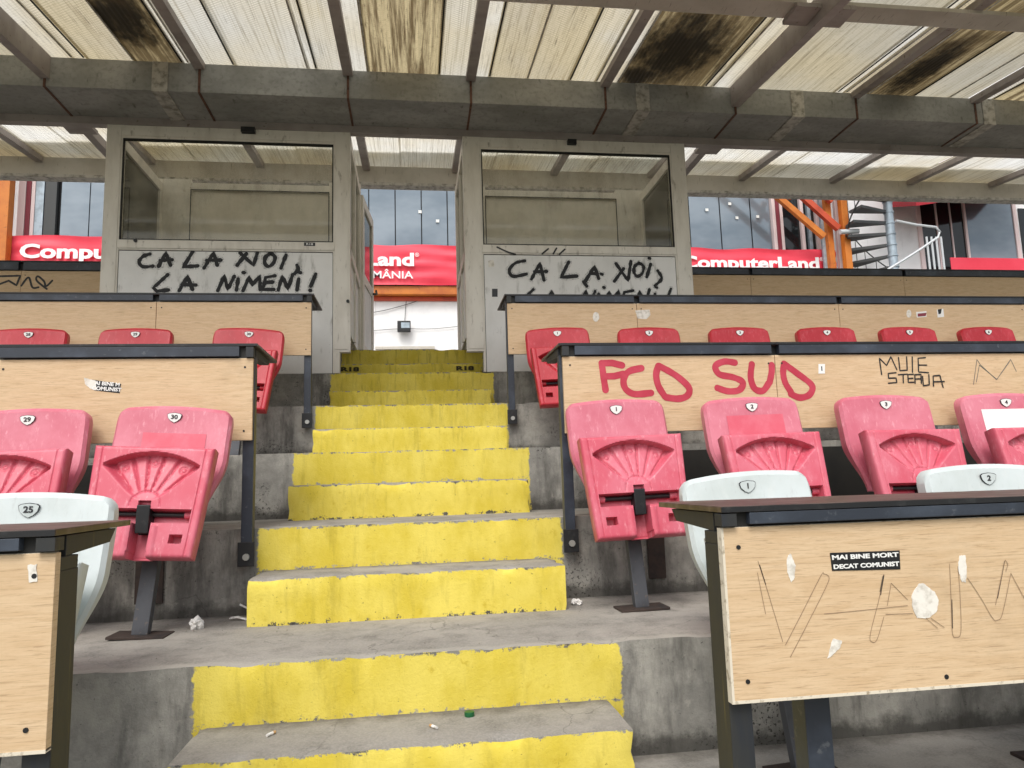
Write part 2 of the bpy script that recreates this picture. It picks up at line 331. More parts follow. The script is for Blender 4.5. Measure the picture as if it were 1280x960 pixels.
def atY(u, v, Y):                    # point of the plane y = Y that the photograph shows at (u, v)
    d = ray(u, v); p = CAM+d*((Y-CAM.y)/d.y); return (p.x, p.z)
def smooth_path(pts, n=6):
    if len(pts) < 3: return pts
    out = []
    for i in range(len(pts)-1):
        p0, p1, p2, p3 = pts[max(i-1, 0)], pts[i], pts[i+1], pts[min(i+2, len(pts)-1)]
        for k in range(n):
            t = k/n
            out.append(tuple(.5*(2*p1[j]+(p2[j]-p0[j])*t+(2*p0[j]-5*p1[j]+4*p2[j]-p3[j])*t*t+(3*p1[j]-p0[j]-3*p2[j]+p3[j])*t**3) for j in (0, 1)))
    out.append(pts[-1]); return out
def strokes(name, m, parent, lines, Y, w, curved=True, jit=.12, conv=None):
    if len(lines) > 1:
        for q, ln in enumerate(lines): strokes(name+('_stroke' if name == 'graffiti' else ''), m, parent, [ln], Y-.0001*q, w, curved, jit, conv)
        return
    """painted strokes: thin ribbons lying on the plane y = Y; points are image points of that plane"""
    mb = MB(); conv = conv or (lambda p: p)
    for si, ln in enumerate(lines):
        cur = curved
        if ln and ln[0] == 'L': ln = ln[1:]; cur = False
        pts = [Vector(atY(*conv(p), Y)) for p in ln]
        pts = [Vector(p) for p in smooth_path([tuple(p) for p in pts], 7)] if cur and len(pts) > 2 else pts
        den = []
        for a, b in zip(pts[:-1], pts[1:]):
            k = max(1, int((b-a).length/(w*.8)))
            den += [a.lerp(b, i/k) for i in range(k)]
        den.append(pts[-1]); pts = den
        y = Y-.0008-.00012*si; L, Rr = [], []; n = len(pts)
        if n < 2: continue
        for i, p in enumerate(pts):
            d = (pts[min(i+1, n-1)]-pts[max(i-1, 0)])
            if d.length < 1e-7: d = Vector((1, 0))
            d.normalize(); q = Vector((-d.y, d.x)); ww = w/2*(1+jit*mnoise.noise(Vector((p.x*40, p.y*40, si))))
            L.append(p+q*ww); Rr.append(p-q*ww)
        d0 = (pts[0]-pts[1]).normalized(); d1 = (pts[-1]-pts[-2]).normalized()
        ring = L+[pts[-1]+(Matrix.Rotation(-a, 2) @ Vector((-d1.y, d1.x)))*w/2 for a in (.6, 1.1, 1.57, 2.1, 2.6)]
        vs = [(p.x, y, p.y) for p in L]+[(p.x, y, p.y) for p in Rr]
        mb.add(vs, [(i, i+1, i+1+n, i+n) for i in range(n-1)])
        for c, dd in ((pts[0], d0), (pts[-1], d1)):
            a0 = math.atan2(dd.y, dd.x); fan = [(c.x, y-.00003, c.y)]+[(c.x+math.cos(a0+t)*w/2, y-.00003, c.y+math.sin(a0+t)*w/2) for t in [(-math.pi/2+math.pi*k/8) for k in range(9)]]
            mb.add(fan, [(0, k, k+1) for k in range(1, 9)])
    return mb.build(name, m, parent)
def text(name, s, m, parent, x, y, z, size, sx=1, depth=.001, bold=0, rot=0, shear=0, align='CENTER'):
    c = bpy.data.curves.new(name, 'FONT'); c.body = s; c.size = size; c.extrude = depth/2; c.offset = bold; c.align_x = align; c.align_y = 'CENTER'; c.resolution_u = 3; c.shear = shear
    t = bpy.data.objects.new(name, c); COL.objects.link(t)
    dg = bpy.context.evaluated_depsgraph_get(); me = bpy.data.meshes.new_from_object(t.evaluated_get(dg)); bpy.data.objects.remove(t)
    M4 = Matrix.Rotation(rot, 4, 'Y') @ Matrix.Diagonal((sx, 1, 1, 1)) @ Matrix.Rotation(R(90), 4, 'X')
    me.transform(Matrix.Translation((x, y, z)) @ M4)
    if parent:
        off = parent.location.copy(); p = parent.parent
        while p: off += p.location; p = p.parent
        me.transform(Matrix.Translation(-off))
    me.materials.clear(); return link(name, me, parent, m)

# ---------------------------------------------------------------- terrace
RH, D, SA = .3234, .8, .257
def gridlin(lo, hi, step): n = max(1, round((hi-lo)/step)); return [lo+(hi-lo)*i/n for i in range(n+1)]
def rough(v, amp, edge):
    x, y, z = v; k = mnoise.noise(Vector((x*18, y*18, z*18)))*.5+mnoise.noise(Vector((x*55, y*55, z*55)))*.5
    ch = max(0, mnoise.noise(Vector((x*9+3, y*30, z*11)))-.18)*3.0 if edge else 0
    return k*amp, ch*.008
def terrace_mesh(k0, k1):
    xs = gridlin(-9, -1.3, .35)+gridlin(-1.3, 1.9, .022)[1:]+gridlin(1.9, 10, .35)[1:]
    prof = []                                   # (y, z, edge, dirY, dirZ)
    for k in range(k0, k1+1):
        y, z = k*D, k*RH
        for zz in gridlin(z-RH, z, .04)[:-1]: prof.append((y, zz, False))
        prof.append((y, z, True))
        ye = y+D if k < k1 else y+9.6
        for yy in gridlin(y, ye, .08 if k < k1 else .8)[1:-1]: prof.append((yy, z, False))
    prof.append((k1*D+9.6, k1*RH, False))
    mb = MB(); nx = len(xs); vs = []
    for (y, z, e) in prof:
        for x in xs:
            a, c = rough((x, y, z), .0022, e); vs.append((x, y+a+(c if e else 0), z+a*.7-(c if e else 0)))
    fs = [(j*nx+i, j*nx+i+1, (j+1)*nx+i+1, (j+1)*nx+i) for j in range(len(prof)-1) for i in range(nx-1)]
    mb.add(vs, fs); return mb
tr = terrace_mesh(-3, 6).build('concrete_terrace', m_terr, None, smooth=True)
tag(tr, kind='structure')
def block(k, x0, x1):
    y0, y1, z0, z1 = k*D-SA, k*D+.01, (k-1)*RH-.01, (k-.5)*RH
    xs = gridlin(x0, x1, .02); zs = gridlin(z0, z1, .03); ys = gridlin(y0, y1, .04); mb = MB()
    def patch(P, nu, nv):
        vs = []
        for j in range(nv):
            for i in range(nu):
                x, y, z = P(i, j); e = (abs(y-y0) < 1e-6 and abs(z-z1) < 1e-6) or (abs(z-z1) < 1e-6 and (abs(x-x0) < 1e-6 or abs(x-x1) < 1e-6))
                e2 = abs(y-y0) < 1e-6 and (abs(x-x0) < 1e-6 or abs(x-x1) < 1e-6)
                a, c = rough((x, y, z), .003, e or e2); sx = (c if abs(x-x0) < 1e-6 else -c if abs(x-x1) < 1e-6 else 0)
                vs.append((x+sx+a*.5, y+a+(c+(.004 if e else 0) if abs(y-y0) < 1e-6 else 0), z+a*.6-(c+.003 if e else 0)))
        mb.add(vs, [(j*nu+i, j*nu+i+1, (j+1)*nu+i+1, (j+1)*nu+i) for j in range(nv-1) for i in range(nu-1)])
    patch(lambda i, j: (xs[i], y0, zs[j]), len(xs), len(zs))
    patch(lambda i, j: (xs[i], ys[j], z1), len(xs), len(ys))
    patch(lambda i, j: (x0, ys[len(ys)-1-i], zs[j]), len(ys), len(zs))
    patch(lambda i, j: (x1, ys[i], zs[j]), len(ys), len(zs))
    bm = bmesh.new(); me = bpy.data.meshes.new('half_step'); me.from_pydata(mb.v, [], mb.f); bm.from_mesh(me)
    bmesh.ops.remove_doubles(bm, verts=bm.verts, dist=1e-5); bmesh.ops.recalc_face_normals(bm, faces=bm.faces); bm.to_mesh(me); bm.free()
    me.polygons.foreach_set('use_smooth', [True]*len(me.polygons)); me.set_sharp_from_angle(angle=R(50))
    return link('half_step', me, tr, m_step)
for k in range(-2, 7): block(k, -.526, .606)
for x in (-.455, .475):
    text('stencil', 'R18', m_stain, tr, x, 4.533, 1.730, .046, 2.0, .0006, .0025)
gr = MB().add([(-400, -600, -1.3), (400, -600, -1.3), (400, -3.3, -1.3), (-400, -3.3, -1.3)], [(0, 1, 2, 3)]).build('ground', m_grass); tag(gr, kind='structure')
g2 = MB().add([(-400, 14.3, 1.9), (400, 14.3, 1.9), (400, 600, 1.9), (-400, 600, 1.9)], [(0, 1, 2, 3)]).build('ground', m_asph); tag(g2, kind='structure')
for x0, x1, lb in ((1.22, 6.0, 'long dark board added as shade along the riser under the middle right desk'), (-5.5, -1.12, 'long dark board added as shade along the riser under the middle left desk')):
    bo = MB().box(x0, x1, 2.378, 2.397, 2*RH+.012, 3*RH-.035)  .build('shade_board', m_shade, None, .002); tag(bo, lb, 'board')  # dark boards added to stand in for the shade under the desks
# old fixing plates left on the riser behind the pink seats
for nm, x0, x1, z0, z1, lb in (('wall_plate', 1.006, 1.078, .385, .60, 'short dark brown plate on the riser right of the leg of pink seat 1'),
                              ('wall_plate', -.985, -.885, .385, .72, 'tall dark brown plate on the riser behind the leg of pink seat 30')):
    o = bx(nm, m_rust, None, x0, x1, 1.588, 1.606, z0, z1); tag(o, lb, 'plate')

# ---------------------------------------------------------------- canopy
cano = empty('canopy', (0, 3.6, 3.7), 'translucent roof canopy of mouldy fibreglass sheets on steel rafters and a wide girder', 'canopy')
def zr(y): return 3.765+.093*(y-3.6)          # underside of the sheets
XR = [-6.5, -5.45, -4.42, -3.40, -2.40, -1.40, -.385, .497, 1.51, 2.535, 3.545, 4.585, 5.5, 6.49, 7.5, 8.5]
YN, YF = 1.75, 5.85
g = MB().box(-7, 9, 3.6, 4.0, 3.545, 3.760).build('girder', m_girder, cano, .004)
lip = MB().box(-7, 9, 4.003, 4.07, 3.49, 3.552).build('flange', m_raft, g, .002)
for x in (-1.66, 1.80, 3.05, 4.7, -4.6):
    MB().box(x-.052, x+.052, 3.592, 4.002, 3.537, 3.5445).box(x-.052, x+.052, 3.592, 3.5995, 3.5445, 3.757).build('strap', m_strap, g)
for x in XR: MB().box(x-.008, x+.008, 3.5945, 4.0, 3.540, 3.5445).box(x-.008, x+.008, 3.5945, 3.5995, 3.5445, 3.757).build('weld_joint', m_rustjoint, g)
for x in XR:
    deep = min(abs(x+2.4), abs(x-2.535)) < .01; dz = .165 if deep else .05; w = .062 if deep else .07
    mb = MB(); 
    def raft(y0, y1, d, dd=0): 
        vs = [(x+sx*w/2, y, z) for y in (y0, y1) for z in (zr(y)-d-(0 if y == y0 else dd), zr(y)-.002) for sx in (-1, 1)]
        mb.add(vs, [(0, 1, 3, 2), (4, 6, 7, 5), (0, 4, 5, 1), (1, 5, 7, 3), (3, 7, 6, 2), (2, 6, 4, 0)])
    raft(YN, 3.6-.001, dz); 
    o = mb.build('rafter', m_raft, cano, .002)
    mb = MB(); raft(4.07, 5.6, .055); mb.build('rafter', m_raft, cano, .002)
    if deep: MB().box(x-.031, x+.031, 4.072, 4.75, 3.53, 3.60).box(x-.1, x+.1, 4.072, 4.2, 3.50, 3.53).build('hanger', m_raft, cano, .002)
bm_ = MB().box(-7, 9, 5.6, 5.68, 3.775, 3.945).build('rear_beam', m_beam, cano, .003)
MB().box(-7, 9, 5.585, 5.70, 3.745, 3.773).build('drip_rail', m_strap, bm_, .002)
for a, b in zip([-7]+[-2.4, 2.535], [-2.4, 2.535, 9]):
    MB().box(a+.12, b-.12, 2.35, 2.50, 3.575, zr(2.4)-.052).build('purlin', m_beam, cano, .003)
for x in (-2.4, 2.535):
    MB().box(x-.19, x-.035, 2.34, 2.52, 3.545, 3.573).box(x+.035, x+.19, 2.34, 2.52, 3.545, 3.573).build('cleat', m_raft, cano, .002)
MB().box(-7, 9, 1.75, 1.85, 3.47, zr(1.8)-.052).build('purlin', m_beam, cano, .003)
bays = {  # bay index -> list of (fraction end, material)
 0: [(.5, sh_grey), (1, sh_clean)], 1: [(1, sh_grey)], 2: [(.6, sh_tan), (1, sh_clean)], 3: [(1, sh_grey)],
 4: [(.16, sh_strip), (.24, sh_clean), (.56, sh_tan), (.88, sh_black), (.92, sh_strip), (1, sh_clean)],
 5: [(.22, sh_clean), (.72, sh_clean), (.78, sh_strip), (1, sh_clean)],
 6: [(.16, sh_strip), (.74, sh_dirty), (1, sh_clean)],
 7: [(.14, sh_strip), (.42, sh_tan), (.74, sh_tan), (.94, sh_clean), (1, sh_strip)],
 8: [(.10, sh_strip), (.78, sh_black), (.84, sh_tan), (1, sh_strip)],
 9: [(.86, sh_grey), (.93, sh_strip), (1, sh_tan)],
 10: [(.12, sh_strip), (.5, sh_black), (.8, sh_grey), (1, sh_grey)], 11: [(.2, sh_clean), (.7, sh_dirty), (1, sh_grey)],
 12: [(1, sh_grey)], 13: [(.5, sh_dirty), (1, sh_grey)], 14: [(1, sh_grey)]}
def sheet(xa, xb, y0, y1, lift, m, corr, tilt=0, jn=0):
    n = max(2, int((xb-xa)/.0075)) if corr else 6; xs = [xa+(xb-xa)*i/n for i in range(n+1)]; ys = gridlin(y0, y1, .3); vs = []
    for y in ys:
        for i, x in enumerate(xs):
            z = zr(y)+lift+(corr*math.sin(i*math.pi/2) if corr else 0)+.004*mnoise.noise(Vector((x*3, y*2, jn)))+tilt*(x-xa)
            vs.append((x, y, z))
    nx = len(xs); mb = MB().add(vs, [(j*nx+i, j*nx+i+1, (j+1)*nx+i+1, (j+1)*nx+i) for j in range(len(ys)-1) for i in range(nx-1)])
    return mb.build('roof_sheet', m, cano, smooth='all')
seam = MB()
for bi in range(len(XR)-1):
    a, b = XR[bi], XR[bi+1]; f0 = 0
    for j, (f1, m) in enumerate(bays[bi]):
        xa, xb = a+(b-a)*f0, a+(b-a)*f1
        lift = .004+.009*((j*7+bi*3) % 4); sheet(xa-.012, xb+.012, YN, 3.95, lift, m, .0022 if m in (sh_dirty, sh_black) else 0, 0, bi*9+j)
        if j: sheet_seam = seam.box(xa-.0035, xa+.0035, YN, 3.6, zr(1.2)-.002, zr(1.2)-.001) if False else None
        f0 = f1
    for f0, f1 in ((0, .38), (.38, 1)):
        xa, xb = a+(b-a)*f0, a+(b-a)*f1
        sheet(xa-.01, xb+.01, 3.93, YF, .03+.012*(f0 > 0), sh_rear, .003, 0, bi+.5*f0)
    sheet(a, b, 5.27, YF+.1, .085, sh_over, 0, 0, bi)
for bi in range(len(XR)-1):                      # overlap laths under some seams
    f0 = 0
    for j, (f1, m) in enumerate(bays[bi][:-1]):
        x = XR[bi]+(XR[bi+1]-XR[bi])*f1
        mb = MB(); vs = [(x+sx*.005, y, z) for y in (YN+.02, 3.598) for z in (zr(y)-.003, zr(y)+.002) for sx in (-1, 1)]
        mb.add(vs, [(0, 1, 3, 2), (4, 6, 7, 5), (0, 4, 5, 1), (1, 5, 7, 3), (3, 7, 6, 2), (2, 6, 4, 0)]).build('seam_lath', m_seal if (j+bi) % 2 else m_strap, cano)

# ---------------------------------------------------------------- seats
def clampf(v, a=0, b=1): return max(a, min(b, v))
def sstep(a, b, x): t = clampf((x-a)/(b-a)); return t*t*(3-2*t)
def flap_mesh():
    nu, nv = 128, 112; hw = lambda t: .172+.024*t**.8; H = .365
    def dep(s, t):
        x = s*hw(t); z = t*H; d = 0.0
        # rounded outer edge
        ex = hw(t)-abs(x); ez = min(z, H-z)
        e = min(ex, ez)
        if e < .012: d += .012-math.sqrt(max(0, .012**2-(.012-e)**2))
        # crease lines near the sides
        for cs in (.86, -.86): d += .003*math.exp(-((s-cs)*hw(t)/.0018)**2)
        # scalloped fan
        arc = .845+.105*(1-(s/.76)**2)
        hubx, hubt = 0, .50
        if abs(s) < .80 and t < arc and t > .45:
            frac = clampf((t-hubt)/(arc-hubt))
            side = sstep(0, .10, (.76*(max(0, frac)**.62)+.10-abs(s)))
            lip = sstep(0, .016, arc-t)
            base = .038*(frac**.85)*side*lip
            ang = math.atan2(x, max(.001, (t-hubt+.08)*H)); rib = 0
            for a0 in (-.72, -.42, -.14, .14, .42, .72): rib = max(rib, math.exp(-((ang-a0)/.030)**2))
            d += base+rib*.008*side*sstep(.12, .3, frac)*lip
            for bx_, bt in ((-.5, .80), (0, .86), (.5, .80)):
                rr = math.hypot((s-bx_)*hw(t), (t-bt)*H); d += .0035*math.exp(-((rr-.010)/.0035)**2)*lip
        # hub
        hr = math.hypot(x, (t-.46)*H)
        if t > .44: d += .0035*math.exp(-((hr-.048)/.002)**2)
        if abs(x) < .018 and .42 < t < .50: d += .02
        # axle slot, notch, pockets
        if abs(s) < .82 and .305 < t < .425: d += .052
        if abs(x) < .030 and t <= .31: d += .068
        if .25 < abs(s)*1. and (.055 < abs(x)-0.04 < .105-.01) and .13 < t < .20: d += .04
        if .03 < abs(x) < .055 and t < .28: d -= .005*math.cos((abs(x)-.0425)/.0125*1.5)
        return d
    vs = []; T = .074
    for j in range(nv+1):
        t = j/nv
        for i in range(nu+1):
            s = -1+2*i/nu; vs.append((s*hw(t), dep(s, t), t*H))
    n = nu+1; fs = [(j*n+i, j*n+i+1, (j+1)*n+i+1, (j+1)*n+i) for j in range(nv) for i in range(nu)]
    ring = [i for i in range(n)]+[j*n+nu for j in range(1, nv+1)]+[nv*n+i for i in range(nu-1, -1, -1)]+[j*n for j in range(nv-1, 0, -1)]
    b0 = len(vs)
    for r in ring: x, y, z = vs[r]; vs.append((x*.985, T-.012, z))
    b1 = len(vs)
    for r in ring: x, y, z = vs[r]; vs.append((x*.94, T, .01+(z-.0)*.95))
    m = len(ring)
    for k in range(m):
        k2 = (k+1) % m; fs.append((ring[k], b0+k, b0+k2, ring[k2])); fs.append((b0+k, b1+k, b1+k2, b0+k2))
    fs.append(tuple(b1+k for k in range(m-1, -1, -1)))
    mb = MB().add(vs, fs)
    # tilt: bottom nearer the viewer
    c, s_ = math.cos(R(13)), math.sin(R(13))
    mb.v = [(x, y*c+z*s_-.115, z*c-y*s_+.262) for x, y, z in mb.v]
    return mb.mesh('seat_flap', 0, True)
def back_mesh():
    nu, nv = 40, 30; H = .37; vs = []
    hw = lambda t: .150+.051*sstep(0, .55, t)
    def P(s, t, front):
        w = hw(t); corner = 0
        top = H+.014*(1-s*s)-.016*max(0, (abs(s)-.86)/.14)**2
        z = t*top; x = s*w
        if t > .9: x *= 1-.03*((t-.9)/.1)**2
        lean = .09*(z/H); conc = .012*(1-s*s)*math.sin(math.pi*clampf(t))
        if front:
            e = min((1-abs(s))*w, (1-t)*H*1.0+.0); r = .014
            y = lean+conc+(r-math.sqrt(max(0, r*r-(r-min(e, r))**2)))
            for cs in (.88, -.88): y += .003*math.exp(-((s-cs)*w/.0016)**2)
        else: y = lean+.03+.03*sstep(0, .5, t)*(.55+.45*s*s)
        return (x*(1 if front else .97), y, z-(0 if front else .004))
    n = nu+1
    for fr in (True, False):
        for j in range(nv+1):
            for i in range(n): vs.append(P(-1+2*i/nu, j/nv, fr))
    o = n*(nv+1); fs = []
    for j in range(nv):
        for i in range(nu):
            a = j*n+i; fs.append((a, a+1, a+1+n, a+n)); fs.append((a+o, a+n+o, a+1+n+o, a+1+o))
    ring = [i for i in range(n)]+[j*n+nu for j in range(1, nv+1)]+[nv*n+i for i in range(nu-1, -1, -1)]+[j*n for j in range(nv-1, 0, -1)]
    m = len(ring)
    for k in range(m): k2 = (k+1) % m; fs.append((ring[k], ring[k]+o, ring[k2]+o, ring[k2]))
    mb = MB().add(vs, fs); mb.v = [(x, y+.045, z+.385) for x, y, z in mb.v]
    return mb.mesh('backrest', 0, True)
F_ME, B_ME = flap_mesh(), back_mesh()
def copy_me(me, m): c = me.copy(); c.materials.clear(); c.materials.append(m); return c
FL = {k: copy_me(F_ME, v) for k, v in (('pink', m_pink2), ('red', m_red), ('white', m_white))}
BK = {k: copy_me(B_ME, v) for k, v in (('pink', m_pink), ('red', m_red), ('white', m_white))}
ped = MB()
ped.add([(x, y, z) for (z, yy) in ((.008, 0), (.36, .062)) for y in (yy-.018, yy+.018) for x in (-.026, .026)], [(0, 1, 3, 2), (4, 6, 7, 5), (0, 4, 5, 1), (1, 5, 7, 3), (3, 7, 6, 2), (2, 6, 4, 0)])
PED = ped.mesh('pedestal', .003); PED.materials.append(m_ped)
BASE = MB().box(-.09, .09, -.055, .055, 0, .009).mesh('base_plate', .002); BASE.materials.append(m_rust)
HEAD = MB().box(-.021, .021, -.082, .02, .335, .425).box(-.03, .03, -.03, .045, .30, .335).mesh('bracket', .003); HEAD.materials.append(m_dark)
AX = MB().tube([(-.125, -.046, .393), (.125, -.046, .393)], .0085, 10).mesh('axle', 0, True); AX.materials.append(m_dark)
CAPM = MB().tube([(-.15, -.046, .393), (-.123, -.046, .393)], .012, 10).tube([(.123, -.046, .393), (.15, -.046, .393)], .012, 10).mesh('axle_end', 0, True)
SHIELD = [(-.024, .008), (-.018, .012), (0, .0145), (.018, .012), (.024, .008), (.021, -.004), (.011, -.014), (0, -.019), (-.011, -.014), (-.021, -.004)]
def shield(mb, cx, y, cz, k, tk): return mb.prism([(cx+x*k, cz+z*k) for x, z in SHIELD], y, y+tk)
BAD = MB(); shield(BAD, 0, .1255, .728, 1.0, .004); BADM = BAD.mesh('number_badge'); BADM.materials.append(m_badge)
BADW = BADM.copy(); BADW.materials.clear(); BADW.materials.append(m_white)
RIM = MB(); shield(RIM, 0, .1262, .7285, 1.07, .004); RIMM = RIM.mesh('badge_rim'); RIMM.materials.append(m_ink)
def seat(kind, num, loc, label, group, rz=0, roll=0, wall=None):
    e = empty('stadium_seat', loc, label, 'seat', group); e.rotation_euler = (0, roll, rz)
    e.scale.z = {'white': 1.05, 'pink': 1.022, 'red': 1.0}[kind]
    link('pedestal', PED, e); link('base_plate', BASE, e); link('bracket', HEAD, e)
    b = link('backrest', BK[kind], e); f = link('seat_flap', FL[kind], e)
    an = R(random.uniform(-2.2, 2.2)); f.rotation_euler.x = an; hy, hz = -.08, .30; f.location = (0, hy-(hy*math.cos(an)-hz*math.sin(an)), hz-(hy*math.sin(an)+hz*math.cos(an)))
    link('axle', AX, f)
    cm = copy_me(CAPM, FL[kind].materials[0]) if kind not in CAPS else CAPS[kind]; CAPS[kind] = cm; link('axle_end', cm, f)
    link('number_badge', BADW if kind == 'white' else BADM, b); link('badge_rim', RIMM, b)
    if num:
        me = NUMS.get(num)
        if me is None:
            t = text('seat_number', num, m_ink, None, 0, .1245, .7275, .021, 1.15, .0008, .0006); me = t.data; NUMS[num] = me; bpy.data.objects.remove(t)
        link('seat_number', me, b)
    return e, b, f
CAPS, NUMS = {}, {}
G1, G3, G0 = 'pink flip-up seats on the second terrace', 'red flip-up seats on the upper terrace', 'white flip-up seats behind the front desks'
L1, L3 = RH, 3*RH
_, s30b, _ = seat('pink', '30', (-.85, 1.28, L1), 'faded pink flip-up seat number 30 beside the left edge of the yellow stairs', G1, R(-1.5), R(3.2))
seat('pink', '29', (-1.29, 1.29, L1), 'faded pink flip-up seat number 29 at the left picture edge, left of seat 30', G1, R(1), R(-1))
seat('pink', '1', (.870, 1.28, L1), 'faded pink flip-up seat number 1 beside the right edge of the yellow stairs', G1, R(1), R(-1.5))
_, s2b, _ = seat('pink', '2', (1.420, 1.27, L1), 'faded pink flip-up seat number 2 with a redder rectangle on its back', G1, R(-1), R(-1))
seat('pink', '3', (1.985, 1.27, L1), 'faded pink flip-up seat number 3 below the black marker graffiti', G1, R(-2), R(.5))
_, s4b, _ = seat('pink', '4', (2.545, 1.27, L1), 'faded pink flip-up seat number 4 with a white sheet stuck on its back', G1, R(-2), 0)
def back_patch(b, x0, x1, z0, z1, name, m):
    vs, nx, nz = [], 8, 6
    for j in range(nz+1):
        for i in range(nx+1):
            x = x0+(x1-x0)*i/nx; z = z0+(z1-z0)*j/nz; t = (z-.385)/.37; s = x/.2
            vs.append((x, .045+.09*t+.012*(1-s*s)*math.sin(math.pi*t)-.0015, z))
    n = nx+1
    return MB().add(vs, [(j*n+i, j*n+i+1, (j+1)*n+i+1, (j+1)*n+i) for j in range(nz) for i in range(nx)]).build(name, m, b, off=(0, 0, 0))
back_patch(s2b, -.112, .125, .585, .695, 'red_patch', m_redpatch)
back_patch(s30b, -.10, .12, .565, .67, 'red_patch', m_redpatch)
back_patch(s4b, -.12, .16, .60, .70, 'white_sheet', m_stickw)
Y3 = 2.84
for i, x in enumerate((.965, 1.531, 2.135, 2.74, 3.325, 3.918)):
    seat('red', str(i+1), (x, Y3, L3), ('red flip-up seat nearest the stairs on the right, number 1, upper terrace' if i == 0 else
         ('', 'red flip-up seat below the torn white sticker on the upper right desk', 'red flip-up seat behind the seam in the counter of the painted graffiti desk', 'red flip-up seat above the black marker word, left of the small stickers', 'red flip-up seat directly below the two small stickers of the upper right desk')[i] if i < 5 else 'red flip-up seat at the right picture edge, end of the upper right row'), G3, R(random.uniform(-1.5, 1.5)), R(-2 if i == 0 else random.uniform(-1, 1)))
for i, (x, n) in enumerate(((-.935, '30'), (-1.525, '29'), (-2.09, '28'))):
    seat('red', n, (x, Y3, L3), ('red flip-up seat nearest the stairs in the upper left row', 'red flip-up seat in the middle of the three upper left ones', 'red flip-up seat at the left picture edge in the upper left row')[i], G3, R(random.uniform(-1, 1)), R(3 if i == 0 else 0))
seat('white', '1', (1.082, .59, 0), 'white flip-up seat number 1 behind the front right desk, nearest the stairs', G0, R(-1), R(-3))
seat('white', '2', (1.785, .53, 0), 'white flip-up seat number 2 behind the front right desk, at the picture edge', G0, R(-2), 0)
seat('white', '25', (-.935, .53, 0), 'white flip-up seat number 25 behind the front left desk', G0, R(0), R(1.5))

